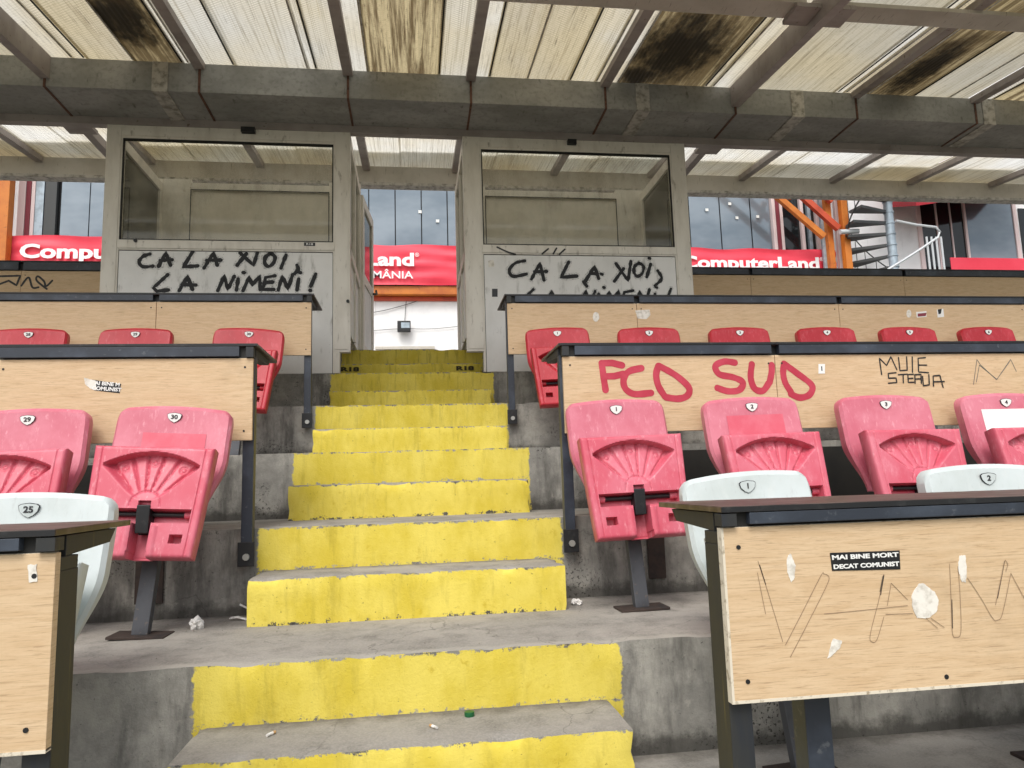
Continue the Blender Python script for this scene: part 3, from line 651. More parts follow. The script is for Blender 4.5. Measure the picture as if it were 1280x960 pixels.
# ---------------------------------------------------------------- desks
def desk(name_label, Y, x0, x1, zp0, zp1, zt, seams, posts, zfoot, group, endside, wallY=None, deep=.40, front=False):
    """Y = front plane of the panel; zt top of worktop; seams = x where boards change; endside = x of the free end (-1 left, 1 right, 0 none)"""
    d = empty('desk', ((x0+x1)/2, Y, zfoot), name_label, 'desk', group)
    wy = wallY
    seams = sorted(seams); segs = [x0]+seams+[x1]
    for a, b in zip(segs[:-1], segs[1:]):
        p = bx('front_panel', m_wood, d, a+(.0015 if a != x0 else 0), b-(.0015 if b != x1 else 0), Y, Y+.018, zp0, zp1, .0012)
        MB().box(a+.0025, b-.0025, Y+.002, Y+.016, zp0-.0012, zp1+.0008).build('board_core', m_core, p)
        if front: MB().prism([(a-.001, zp0-.0015), (b, zp0-.0015), (b, zp0+.004), (a+.0035, zp0+.004), (a+.0035, zp1), (a-.001, zp1)], Y-.0006, Y+.0175).build('white_edge', m_core, p)
        d['_'] = 0
        for sx in (a+.03, b-.03):
            for sz in (zp0+.035, zp1-.035):
                MB().tube([(sx, Y-.0015, sz), (sx, Y+.002, sz)], .0042, 8).build('screw', m_dark, p)
    ap0 = zp1+.006; ap1 = zt-.012
    allp = sorted(posts)
    MB().box(x0+(.056 if endside < 0 else 0), x1-(.056 if endside > 0 else 0), Y+.0205, Y+.040, zp1-.03, ap1-.0005).build('rail', m_dark, d)
    for a, b in zip([x0+(.05 if endside < 0 else 0)]+[s+.018 for s in seams], [s-.018 for s in seams]+[x1-(.05 if endside > 0 else 0)]):
        MB().box(a, b, Y-.012, Y+.02, ap0, ap1).build('apron', m_steel, d, .0015)
    ov = .004 if front else .018; e0 = x0-(ov if endside < 0 else 0); e1 = x1+(ov if endside > 0 else 0)
    cuts = [e0]+seams+[e1]
    for a, b in zip(cuts[:-1], cuts[1:]):
        MB().box(a+.001, b-.001, Y-.012, Y+deep, zt-.011, zt).build('worktop', m_top, d, .002); MB().box(a+.001, b-.001, Y-.0135, Y-.0122, zt-.0105, zt-.001).build('edge_band', m_dark, d)
    for px in posts:
        lg = MB().box(px-.021, px+.021, Y+.0405 if False else Y+.0185, Y+(.085 if front else .06), zfoot, zp1-.031).build('leg', m_steel2 if front else m_steel, d, .002); end = endside and px == (allp[0] if endside < 0 else allp[-1]); MB().box(px-.0205, px+.0205, Y+(.0205 if end else .0405), Y+(.084 if front else .06), zp1-.031, ap1-.035).build('leg_head', m_steel2 if front else m_steel, d, .002)
        MB().prism([(0, 0)], 0, 0) if False else None
        zz = ap1-.001; yb = Y+deep*.74; hh = .034
        prof = [(Y-.010, zz-hh), (Y-.010, zz), (yb+.02, zz), (yb-.005, zz-hh*.72)]
        ya = Y+.0405
        vs = [(xx, max(y, ya), z) for xx in (px-.019, px+.019) for y, z in prof]
        MB().add(vs, [(0, 1, 2, 3), (7, 6, 5, 4)]+[(q, q+4, (q+1) % 4+4, (q+1) % 4) for q in range(4)]).build('bracket', m_steel2, d, .001)
        ex = px in (allp[0], allp[-1]) and endside
        if ex and (px == allp[0]) == (endside < 0):
            xe = x0 if endside < 0 else x1; xa, xb = (xe-.003, xe+.026) if endside < 0 else (xe-.026, xe+.003)
            MB().box(*((x0+.0265, x0+.056) if endside < 0 else (x1-.056, x1-.0265)), Y+.003, Y+.0201, zp1+.0005, ap1+.0006).build('dark_gap_fill', m_seal, d)  # black box added to stand for the dark void beside the bracket
            MB().box(xa, xb, Y-.011, Y+.0203, zp1+.003, zz).build('bracket_end', m_steel2, d, .001)
        if wy:
            pl = MB().box(px-.031, px+.031, Y+.0125, Y+.018, zfoot-.006, zfoot+.085).build('foot_plate', m_dark, d, .002)
            MB().tube([(px+.002, Y+.012, zfoot+.03), (px+.002, Y+.004, zfoot+.03)], .013, 10).build('bolt', m_bolt, pl)
    return d
GD = 'wood-fronted press desks'
d0r = desk('front right press desk with oak panel, pencil outlines and a black and white sticker', -.08, .609, 2.9, .400, .703, .742, [1.56], [.631, 1.56], -.45, GD, -1, None, .33, True)
d0l = desk('front left press desk with oak panel at the picture edge', -.08, -2.8, -.513, .404, .707, .745, [-1.46], [-.535, -1.46], -.45, GD, 1, None, .30, True)
MB().box(.790, .842, .01, .06, -.30, .69).build('rear_leg', m_steel, d0r, .002)
# the leg ends show raw boxes: bracket block under the worktop at the free ends
d1r = desk('middle right press desk with red painted graffiti and black marker writing', 1.53, .667, 3.9, .985, 1.300, 1.356, [1.594, 3.02], [.676, 1.594, 3.02], .515, GD, -1, 1.6)
d1l = desk('middle left press desk with a torn sticker on its oak panel', 1.53, -3.6, -.560, .985, 1.303, 1.360, [-1.485, -2.9], [-.577, -1.485, -2.9], .515, GD, 1, 1.6)
d2r = desk('upper right press desk below the right commentary booth', 3.13, .656, 6.0, 1.598, 1.928, 1.986, [1.512, 2.937, 4.362], [.67, 1.512, 2.937, 4.362], 1.16, GD, -1, 3.2)
d2l = desk('upper left press desk below the left commentary booth', 3.13, -5.6, -.565, 1.600, 1.930, 1.984, [-1.47, -2.895, -4.32], [-.587, -1.47, -2.895], 1.16, GD, 1, 3.2)
d3r = desk('topmost right press desk beside the right booth, in shade', 4.73, 2.40, 8.0, 2.30, 2.60, 2.672, [3.122, 4.649, 6.17], [2.45, 3.122, 4.649, 6.17], 1.80, GD, 0, 4.8)
d3l = desk('topmost left press desk beside the left booth, in shade, tagged in black', 4.73, -7.4, -2.32, 2.28, 2.585, 2.668, [-3.05, -4.5], [-2.37, -3.05, -4.5], 1.80, GD, 0, 4.8)
def child_panel(d, x):
    off = d.location
    for c in d.children:
        if c.name.startswith('front_panel'):
            xs = [v.co.x+off.x for v in c.data.vertices]
            if min(xs) <= x <= max(xs): return c
P0r, P0l, P1r, P1l, P2r, P2l, P3l, P3r = child_panel(d0r, .8), child_panel(d0l, -.55), child_panel(d1r, 1), child_panel(d1l, -.8), child_panel(d2r, 1), child_panel(d2l, -.8), child_panel(d3l, -2.8), child_panel(d3r, 2.8)
P1r2 = child_panel(d1r, 2.2); P2r2 = child_panel(d2r, 3.2)
# graffiti: FCD SUD
def c5(p): return (420+p[0]/2.909, 300+p[1]/2.909)
def c6(p): return (840+p[0]/2.909, 300+p[1]/2.909)
def c4(p): return (p[0]/2.909, 300+p[1]/2.909)
def c8(p): return (840+p[0]/2.909, 630+p[1]/2.909)
def cA(p): return (1080+p[0]/6.4, 340+p[1]/6.4)
def cB(p): return (100+p[0]/6.4, 290+p[1]/6.4)
def cP(p): return (1030+p[0]/4.8, 660+p[1]/4.8)
strokes('graffiti', m_redpaint, P1r, [['L', (968, 448), (1003, 447), (1040, 456)], ['L', (966, 448), (973, 500), (980, 545)], ['L', (978, 496), (1012, 495), (1045, 487)],
   [(1110, 466), (1065, 478), (1046, 505), (1052, 540), (1085, 560), (1145, 556)],
   [(1172, 458), (1164, 490), (1172, 530), (1195, 568)], [(1175, 458), (1235, 492), (1282, 535), (1278, 565), (1245, 577), (1200, 572)]], 1.53, .0285, conv=c5)
strokes('graffiti', m_redpaint, P1r, [[(228, 446), (190, 442), (158, 458), (172, 488), (225, 500), (257, 518), (245, 545), (205, 550), (165, 538)],
   [(290, 452), (286, 500), (300, 540), (330, 548), (352, 520)]], 1.53, .0285, conv=c6)
strokes('graffiti', m_redpaint, P1r, [[(355, 517), (362, 480), (362, 455)]], 1.53, .0285, conv=c6)
strokes('graffiti', m_redpaint, P1r2, [[(407, 452), (404, 485), (412, 520), (432, 552)], [(407, 450), (455, 485), (508, 528), (500, 562), (465, 573), (432, 560)]], 1.53, .0285, conv=c6)
strokes('graffiti', m_marker, P1r2, [['L', (140, 820), (122, 690), (180, 748), (214, 678), (262, 782)], ['L', (275, 685), (287, 790), (345, 785), (340, 680)], ['L', (385, 680), (387, 802)],
   ['L', (490, 685), (432, 690), (436, 800), (515, 806)], ['L', (434, 745), (500, 745)],
   ['L', (255, 805), (193, 812), (196, 850), (256, 848), (262, 884), (195, 890)], ['L', (275, 822), (345, 817)], ['L', (312, 820), (314, 886)],
   ['L', (395, 818), (350, 820), (354, 884), (396, 882)], ['L', (352, 852), (390, 850)], ['L', (408, 890), (406, 822), (455, 818), (458, 890)], ['L', (406, 856), (456, 854)],
   ['L', (468, 835), (474, 910), (522, 902), (518, 822)], ['L', (556, 912), (552, 832), (606, 826), (632, 922)], ['L', (556, 878), (640, 876)]], 1.53, .0062, conv=cA)
strokes('graffiti', m_sprayg, P1r2, [['L', (875, 900), (902, 700), (930, 742), (1060, 862), (1172, 700), (1218, 795)], ['L', (898, 880), (922, 745), (1062, 858), (1160, 722)]], 1.53, .0030, conv=cA)
strokes('graffiti', m_marker, P3l, [['L', (0, 132), (74, 130), (60, 165), (32, 148), (0, 160)], [(78, 166), (104, 136), (118, 172), (140, 172)], [(190, 148), (168, 168), (160, 150), (138, 132), (134, 148), (170, 178)]], 4.73, .016, conv=c4)
# pencil outlines on the front right desk
strokes('pencil_lines', m_pencil, P0r, [['L', (312, 208), (345, 310), (402, 500)], ['L', (310, 250), (340, 400)], [(412, 512), (470, 400), (540, 262), (552, 254), (570, 265), (560, 300), (500, 420), (430, 556)]], -.08, .0010, conv=c8)
strokes('pencil_lines', m_pencil, P0r, [[(356, 280), (330, 420), (276, 640), (290, 684), (318, 665), (358, 532)], ['L', (378, 465), (402, 330), (500, 430)], ['L', (0, 515), (220, 495), (500, 465)], ['L', (370, 517), (530, 512)],
   [(752, 215), (760, 400), (768, 620), (790, 655), (820, 620), (815, 400), (802, 230)], [(860, 300), (940, 420), (1010, 540), (1040, 552), (1070, 510), (1120, 270)], ['L', (1120, 272), (1200, 420)], ['L', (1028, 460), (1085, 190), (1102, 215), (1090, 260)], ['L', (610, 540), (680, 600)], ['L', (640, 540), (720, 596)]], -.08, .0010, conv=cP)
strokes('pencil_scratch', m_marker, P0r, [['L', (318, 222), (340, 292)], ['L', (770, 258), (758, 330)]], -.08, .0015, conv=c8)
strokes('pencil_scratch', m_marker, P0r, [['L', (1082, 200), (1040, 420)], ['L', (766, 430), (770, 600)], ['L', (352, 290), (335, 380)]], -.08, .0014, conv=cP)
def patch(name, m, parent, px, Y, th=.0012):
    pts = [atY(u, v, Y) for u, v in px]
    if name == 'torn_sticker':
        q = []
        for a, b in zip(pts, pts[1:]+pts[:1]):
            for k in range(5):
                t = k/5; x, z = a[0]+(b[0]-a[0])*t, a[1]+(b[1]-a[1])*t
                q.append((x+.0018*mnoise.noise(Vector((x*900, z*900, 1))), z+.0018*mnoise.noise(Vector((x*900, z*900, 7)))))
        pts = q
    if sum(a[0]*b[1]-b[0]*a[1] for a, b in zip(pts, pts[1:]+pts[:1])) < 0: pts = pts[::-1]
    return MB().prism(pts, Y-th, Y-.0001).build(name, m, parent)
def blob(cx, cy, rx, ry, n=22, j=.12, seed=0):
    return [(cx+rx*math.cos(t)*(1+j*mnoise.noise(Vector((math.cos(t)*2, math.sin(t)*2, seed)))), cy+ry*math.sin(t)*(1+j*mnoise.noise(Vector((math.cos(t)*2, 5+math.sin(t)*2, seed))))) for t in [2*math.pi*k/n for k in range(n)]]
stk = patch('sticker', m_stickb, P0r, [(1037, 691), (1124, 688), (1125, 711.5), (1040, 713.5)], -.08)
def fittext(s, quad, Y, m, parent, bold=.0008, name='lettering'):
    (x0, z0), (x1, z1) = [atY(*p, Y) for p in quad]; h = abs(z1-z0)
    t = text(name, s, m, parent, (x0+x1)/2, Y-.0016, (z0+z1)/2, h*1.36, 1, .0006, bold)
    w = max(v.co.x for v in t.data.vertices)-min(v.co.x for v in t.data.vertices); cx = (max(v.co.x for v in t.data.vertices)+min(v.co.x for v in t.data.vertices))/2
    k = abs(x1-x0)/w
    for v in t.data.vertices: v.co.x = cx+(v.co.x-cx)*k
    return t
fittext('MAI BINE MORT', ((1039.5, 700), (1122, 690.5)), -.08, m_stickw, P0r, .0004)
fittext('DECAT COMUNIST', ((1041.5, 711.5), (1123, 702)), -.08, m_stickw, P0r, .0004)
patch('torn_sticker', m_peel, P0r, [(985, 694), (988, 692), (990, 697), (994, 707), (993, 722), (989, 728), (984, 715), (983, 702)], -.08)
patch('torn_sticker', m_peel, P0r, [(1148, 730), (1154, 729), (1160, 734), (1168, 740), (1173, 750), (1171, 764), (1163, 771), (1155, 773), (1146, 772), (1140, 758), (1139, 744)], -.08)
patch('torn_sticker', m_peel, P0r, [(1041, 798), (1052, 801), (1050, 809), (1040, 819), (1034, 823)], -.08)
patch('torn_sticker', m_peel, P0r, [(1199, 694), (1206, 694), (1208, 712), (1207, 728), (1202, 727), (1197, 710)], -.08)
for u, v in ((1183, 846),): MB().tube([(atY(u, v, -.08)[0], -.0812, atY(u, v, -.08)[1]), (atY(u, v, -.08)[0], -.078, atY(u, v, -.08)[1])], .0045, 8).build('screw', m_dark, P0r)
patch('torn_sticker', m_peel, P0l, [(35, 706), (46, 705), (47, 727), (36, 728)], -.08)
s1 = patch('sticker', m_stickb, P1l, [(115, 474.5), (151.5, 480), (149.5, 491.5), (118, 488)], 1.53)
patch('torn_sticker', m_peel, P1l, [(105, 472), (112, 474), (120, 476), (121, 488), (113, 486), (107, 481)], 1.53, .0016)
text('lettering', 'AI BINE M\nCOMUNIST', m_stickw, P1l, *(lambda p: (p[0], 1.5285, p[1]))(atY(134, 483.2, 1.53)), .0195, 1.05, .0006, .0006, R(5))
st = patch('sticker', m_stickw, P1r2, [(1023, 455), (1031, 455), (1031, 467), (1023, 467)], 1.53)
text('lettering', '1', m_ink, P1r2, *(lambda p: (p[0], 1.5282, p[1]))(atY(1027, 461, 1.53)), .026, 1, .0006, .001)
patch('torn_sticker', m_peel, P2r2 if False else child_panel(d2r, 1.55) or P2r, [(794, 388), (812, 387), (813, 394), (808, 399), (797, 398)], 3.13)
patch('torn_sticker', m_peel, P2r, blob(745, 396, 4, 6, seed=2), 3.13)
patch('torn_sticker', m_peel, P2r2, blob(1136, 392, 3, 5, seed=3), 3.13)
a = patch('sticker', m_stickw, P2r2, [(1145, 390), (1158, 389), (1158, 396), (1146, 397)], 3.13); patch('sticker', m_maroon, P2r2, [(1147, 392), (1158, 391), (1157, 395), (1147, 396)], 3.13, .002)
patch('sticker', m_stickw, P2r2, [(1171, 387), (1179, 386), (1180, 396), (1172, 397)], 3.13); patch('sticker', m_stickb, P2r2, [(1172, 387), (1177, 386), (1176, 392), (1173, 393)], 3.13, .002)

# ---------------------------------------------------------------- booths
YB, YE = 4.0, 5.06
def booth(x0, x1, gx0, gx1, label, inner):
    """inner = x side that faces the stairs (-1 left, 1 right)"""
    b = empty('commentary_booth', ((x0+x1)/2, YB, 5*RH), label, 'booth', 'glazed commentary booths at the top of the stairs')
    z0, zs0, zs1, zg0, zg1, zt = 5*RH+.002, 2.535, 2.60, 2.612, 3.385, 3.488
    fr = MB()
    # front frame
    zl = 1.775; la = x0 if inner > 0 else x0+.125; lb = x1 if inner < 0 else x1-.075
    fr.box(x0, gx0, YB, YB+.055, zl, zt).box(gx1, x1, YB, YB+.055, zl, zt)
    fr.box(la, gx0, YB+.0005, YB+.0545, z0, zl-.0005).box(gx1, lb, YB+.0005, YB+.0545, z0, zl-.0005)
    fr.box(gx0, gx1, YB+.001, YB+.054, zg1, zt-.001).box(gx0, gx1, YB+.001, YB+.054, zs0, zg0)
    fr.build('front_frame', m_frame, b, .002)
    # profile lines standing proud on the frame
    for (a, c, d0, d1) in ((x0+.012, gx0-.012, (z0 if inner > 0 else zl)+.02, zt-.02), (gx1+.012, x1-.012, (z0 if inner < 0 else zl)+.02, zt-.02)):
        MB().box(a, c, YB-.006, YB, d0, d1).build('stile', m_frame, b, .002)
    MB().box(gx0-.01, gx1+.01, YB-.0065, YB+.001, zg1+.018, zt-.045).build('head_rail', m_frame, b, .002)
    MB().box(gx0-.01, gx1+.01, YB-.0065, YB+.001, zs0+.012, zg0-.012).build('sill_rail', m_frame, b, .002)
    w = MB().box(gx0+.003, gx1-.003, YB+.022, YB+.028, zg0+.003, zg1-.003).build('window', m_glass, b)
    sl_ = MB()
    for (a, c, d0, d1) in ((gx0, gx0+.008, zg0, zg1), (gx1-.008, gx1, zg0, zg1)): sl_.box(a, c, YB-.001, YB+.02, d0, d1)
    for (d0, d1) in ((zg0, zg0+.006), (zg1-.012, zg1)): sl_.box(gx0+.008, gx1-.008, YB-.001, YB+.02, d0, d1)
    sl_.build('window_seal', m_seal, w)
    # spandrel panels below the sill
    cuts = [gx0, gx0+(gx1-gx0)*.5, gx1]
    pn = []
    for a, c in zip(cuts[:-1], cuts[1:]): pass
    p = MB().box(gx0+.004, gx1-.004, YB+.004, YB+.03, z0, zs0-.006).build('lower_panel', m_panel, b, .001)
    gp = MB().box(gx0, gx0+.004, YB+.008, YB+.02, z0, zs0).box(gx1-.004, gx1, YB+.008, YB+.02, z0, zs0).box(gx0+.004, gx1-.004, YB+.008, YB+.02, zs0-.006, zs0).build('panel_gap', m_seal, b)
    # top plate and rear wall
    MB().box(x0+.02, x1-.02, YB+.056, YE, 3.44, 3.475) if False else None
    rear = MB(); rz0, rz1 = 6*RH+.003, 3.50
    rx0, rx1 = (x0, x1)
    rear.box(rx0, rx0+.28, YE, YE+.05, rz0, rz1+.03).box(rx1-.28, rx1, YE, YE+.05, rz0, rz1+.03).box(rx0+.28, rx1-.28, YE+.001, YE+.049, rz1-.06, rz1).box(rx0+.28, rx1-.28, YE+.001, YE+.049, rz0, rz0+.4)
    rear.build('rear_frame', m_frame, b, .002)
    MB().box(rx0+.28, rx1-.28, YE+.02, YE+.03, rz0+.4, rz1-.06).build('rear_panel', m_backp, b)
    MB().box(rx0+.276, rx0+.284, YE-.002, YE, rz0, rz1-.06).box(rx1-.284, rx1-.276, YE-.002, YE, rz0, rz1-.06).box(rx0+.284, rx1-.284, YE-.002, YE, rz1-.068, rz1-.06).build('rear_seal', m_seal, b)
    # side walls
    for sx, xx in ((-1, x0), (1, x1)):
        xo, xi = (xx, xx+.045) if sx < 0 else (xx-.045, xx)
        out = (sx != inner); zs = z0 if out else 1.95
        sf = MB()
        sf.box(xo, xi, YB+.056, YE-.055, zt-.085, zt-.002).box(xo, xi, YB+.056, YE-.055, 2.53, 2.60).box(xo, xi, YE-.055, YE-.001, zs, zt-.002).box(xo, xi, YB+.056, YB+.10, zs, zt-.002)
        if not out: sf.box(xo+.001, xi-.001, YB+.52, YB+.56, zs, zt-.003)
        sd_ = sf.build('side_frame', m_frame, b, .002)
        MB().box((xo+xi)/2-.003, (xo+xi)/2+.003, YB+.10, YE-.055, 2.60, zt-.085).build('side_pane', m_glassd if out else m_glass, sd_)
        MB().box((xo+xi)/2-.006, (xo+xi)/2+.006, YB+.10, YE-.055, zs, 2.53).build('side_panel', m_panel, sd_)
    return b, p
bL, pL = booth(-2.155, -.405, -2.04, -.53, 'left glazed commentary booth with black sprayed words on its lower panel', 1)
bR, pR = booth(.457, 2.270, .600, 2.137, 'right glazed commentary booth with black sprayed words and small stickers on its lower panel', -1)
YP = YB+.004
def l2(dx, dy): 
    return [['L'[:0] or (610+dx, 125+dy), (556+dx, 176+dy), (612+dx, 182+dy)]]
def spray(parent, lines, conv, w=.027):
    strokes('overspray', m_mist, parent, lines, YP+.0006, w*1.9, True, .5, conv)
    strokes('graffiti', m_spray, parent, lines, YP, w, True, .45, conv)
LN1 = [[(545, 51), (520, 60), (506, 80), (520, 97), (556, 95)], ['L', (577, 96), (603, 46), (620, 92)], ['L', (583, 74), (626, 72)], ['L', (701, 42), (667, 98), (719, 94)],
       ['L', (742, 102), (777, 46), (790, 92)], ['L', (752, 74), (803, 73)], ['L', (862, 92), (896, 50)], ['L', (873, 47), (922, 92), (936, 46)],
       [(985, 48), (966, 62), (963, 84), (976, 96), (994, 84), (1000, 62), (985, 48)], ['L', (1040, 55), (1022, 102)], [(1036, 36), (1040, 38)], [(1080, 92), (1084, 108), (1071, 122)]]
LN2 = [['L', (610, 126), (558, 174), (570, 186), (612, 182)], ['L', (652, 184), (682, 132), (700, 180)], ['L', (662, 162), (712, 164)], ['L', (792, 184), (816, 130), (828, 180), (852, 132)],
       ['L', (866, 142), (860, 182)], [(884, 118), (888, 119)], ['L', (884, 184), (906, 134), (918, 164), (944, 130), (946, 180)], ['L', (1000, 130), (966, 136), (956, 180), (996, 180)], ['L', (962, 154), (992, 153)],
       ['L', (1012, 182), (1026, 132), (1048, 178), (1064, 126)], ['L', (1086, 142), (1080, 182)], [(1090, 118), (1093, 119)], ['L', (1148, 124), (1130, 168)], [(1127, 183), (1129, 184)]]
spray(pL, LN1, c4); spray(pL, LN2, c4)
RN1 = [[(686, 76), (652, 84), (630, 110), (644, 132), (692, 124)], ['L', (711, 142), (742, 84), (756, 146)], ['L', (722, 116), (766, 114)], ['L', (846, 80), (818, 136), (876, 131)],
       ['L', (905, 152), (940, 96), (955, 140)], ['L', (925, 122), (950, 122)], ['L', (900, 152), (912, 168)], [(965, 124), (968, 125)], ['L', (1012, 150), (1046, 104)], ['L', (1018, 86), (1062, 148), (1072, 78)],
       [(1102, 84), (1086, 96), (1084, 118), (1096, 132), (1114, 120), (1118, 96), (1102, 84)], ['L', (1144, 88), (1130, 134)], [(1138, 66), (1141, 67)], [(1170, 112), (1184, 140), (1160, 166)]]
RN2 = [[('L' if p == 'L' else (p[0]*.93+150, p[1]+54)) for p in ln] for ln in LN2]
spray(pR, RN1, c5); spray(pR, RN2, c5, .024)
strokes('scribble', m_marker, bR, [[(586, 26), (620, 42), (652, 52)], [(750, 50), (772, 32)], [(790, 50), (802, 30)], [(812, 52), (832, 34)]], YB-.0066, .013, conv=c5)
patch('sticker', m_stickb, pR, [(615, 361), (622, 361), (622, 371), (615, 371)], YP); patch('sticker', m_peel, pR, [(610, 326), (617, 325), (618, 333), (611, 334)], YP)
patch('maker_plate', m_stickb, bL, [(380, 303), (394, 303.4), (394, 307.6), (380, 307.3)], YB-.0066)
text('lettering', 'R18', m_stickw, bL, *(lambda p: (p[0], YB-.0084, p[1]))(atY(387, 305.3, YB-.007)), .02, 1.6, .0004, .0004)
# conduit / brackets on booth heads
for (u, v) in ((170, 301.5), (435, 377)): 
    x, z = atY(u, v, YB); MB().tube([(x, YB-.02, z), (x, YB+.005, z)], .012, 8).build('fixing', m_dark, bL)
x, z = atY(312, 163, YB-.02); MB().box(x-.06, x+.04, YB-.04, YB+.0, z-.018, z+.02).build('clamp', m_dark, bL)
x, z = atY(714, 178, YB-.02); MB().box(x-.03, x+.04, YB-.04, YB+.0, z-.018, z+.02).build('clamp', m_dark, bR)
# open door of the left booth, hinged at the rear of its stair side
dr = empty('open_door', (-.40, 5.08, 6*RH), 'narrow glazed aluminium door standing open at the left of the passage', 'door')
def leaf(dr, ax, ay, bx_, by):
    def seg(t0, t1, z0, z1, nm, m, th=.035, par=None):
        p = Vector((ax, ay, 0)).lerp(Vector((bx_, by, 0)), t0); q = Vector((ax, ay, 0)).lerp(Vector((bx_, by, 0)), t1)
        return MB().bar((p.x, p.y, (z0+z1)/2), (q.x, q.y, (z0+z1)/2), th, z1-z0).build(nm, m, par or dr, .002)
    zb, zt = 6*RH+.01, 3.43
    seg(0, .12, zb, zt, 'stile', m_frame); seg(.88, 1, zb, zt, 'stile', m_frame); seg(.1201, .8799, zt-.09, zt, 'top_rail', m_frame, .034); seg(.1201, .8799, 2.62, 2.71, 'lock_rail', m_frame, .034); seg(.1201, .8799, zb, zb+.1, 'bottom_rail', m_frame, .034)
    seg(.1202, .8798, 2.71, zt-.09, 'pane', m_glassd, .006); seg(.1202, .8798, zb+.1, 2.62, 'kick_panel', m_panel, .012)
    h = MB().bar((bx_+.01, by-.06, 2.66), (bx_+.05, by-.06, 2.66), .02, .02).bar((bx_+.05, by-.06, 2.66), (bx_+.05, by-.19, 2.66), .018, .018).build('handle', m_dark, dr, .002)
leaf(dr, -.40, 5.08, -.345, 5.75)
dr2 = empty('open_door', (.50, 5.08, 6*RH), 'narrow glazed aluminium door standing open at the right of the passage', 'door')
leaf(dr2, .50, 5.10, .60, 5.7)

# ---------------------------------------------------------------- building behind
YF_ = 14.0
bd = empty('clubhouse', (1, YF_, 1.9), 'white rendered building with blue-grey glass front behind the stand', 'building')
bx('wall', m_wwall, bd, -12, 9.9, YF_, YF_+.3, 1.9, 4.74, 0)
bx('wall', m_wwall, bd, 9.9, 30, YF_, YF_+.3, 1.9, 12, 0)
bx('upper_wall', m_wwall, bd, -12, 9.9, YF_+.35, YF_+.6, 4.74, 12, 0)
bx('ledge_beam', m_orange, bd, -12, 9.8, YF_-.22, YF_-.01, 4.80, 4.985, .01)
bx('ledge_beam', m_orange2, bd, -12, 9.8, YF_-.05, YF_-.002, 4.70, 4.795, .005)
bx('wall_base', m_beam, bd, -.75, .50, YF_-.09, YF_-.003, 3.64, 3.70, .003)
xs = [-7.15+.57*i for i in range(23)]+[6.43, 7.18, 7.93, 8.42]
for a, b_ in zip(xs[:-1], xs[1:]):
    o = bx('glass_panel', m_fglass, bd, a+.012, b_-.012, YF_+.05+.012*math.sin(a*7), YF_+.07+.012*math.sin(a*7), 4.99, 9.0, .002)
bx('panel_backing', m_dark, bd, -7.4, 8.6, YF_+.10, YF_+.12, 4.99, 9.0, 0)
for x0, x1, m in ((-7.42, -7.20, m_tread), (-7.60, -7.44, m_gal), (-7.68, -7.61, m_pinkw), (-7.78, -7.69, m_maroon), (-7.93, -7.79, m_pinkw), (-12, -8.35, m_wwall)):
    bx('mullion', m, bd, x0, x1, YF_-.02, YF_+.08, 4.99, 9.0, .004)
for x0, x1, m in ((8.42, 8.50, m_pinkw), (8.51, 8.60, m_maroon), (8.61, 8.68, m_pinkw), (9.12, 9.20, m_pinkw), (9.30, 9.38, m_gal), (9.5, 9.58, m_pinkw)):
    bx('mullion', m, bd, x0, x1, YF_-.06, YF_+.08, 4.99, 9.0, .004)
bx('dark_pane', m_wglass, bd, 8.68, 9.9, YF_+.02, YF_+.04, 4.99, 9.0, 0)
# right-hand windows
w1 = bx('window', m_wglass, bd, 12.23, 13.36, YF_-.03, YF_-.01, 5.0, 7.28, 0)
for x0, x1, z0, z1 in ((12.13, 12.23, 5, 7.36), (12.23, 13.36, 7.28, 7.36), (12.62, 12.66, 5, 7.28), (13.0, 13.03, 5, 7.28)): bx('window_frame', m_pinkw, w1, x0, x1, YF_-.06, YF_-.008, z0, z1, .003)
w2 = bx('window', m_fglass, bd, 13.42, 14.70, YF_-.05, YF_-.03, 5.8, 7.9, 0)
for x0, x1, z0, z1 in ((13.36, 13.42, 5.7, 7.9), (14.70, 14.80, 5.0, 7.9), (13.42, 14.7, 5.70, 5.8)): bx('window_frame', m_pinkw, w2, x0, x1, YF_-.08, YF_-.008, z0, z1, .003)
w3 = bx('window', m_wglass, bd, 14.9, 16.5, YF_-.03, YF_-.01, 5.0, 7.1, 0)
# paper notes stuck inside the glass
for u, v in ((883.5, 262.5), (912, 255), (921, 272.5), (947, 271), (525, 265), (547, 276.5)):
    x, z = atY(u, v, YF_+.03); o = bx('paper_note', m_stickw, bd, x-.035, x+.035, YF_+.02, YF_+.026, z-.03, z+.035, 0)
# awning
aw = MB(); (xa, za), (xb, zb) = atY(1133, 252, 13.2), atY(1240, 236, 13.2)
aw.add([(xa, 12.9, za-.22), (xb+1, 12.9, za+.30), (xb+1, 13.95, za+.75), (xa, 13.95, za+.15), (xa, 12.9, za+.2), (xb+1, 12.9, za+.7), (xb+1, 13.95, za+1.1), (xa, 13.95, za+.55)],
       [(0, 1, 2, 3), (4, 7, 6, 5), (0, 4, 5, 1), (1, 5, 6, 2), (2, 6, 7, 3), (3, 7, 4, 0)])
tag(aw.build('awning', m_awn), 'dark red awning over the dark window at the far right', 'awning')
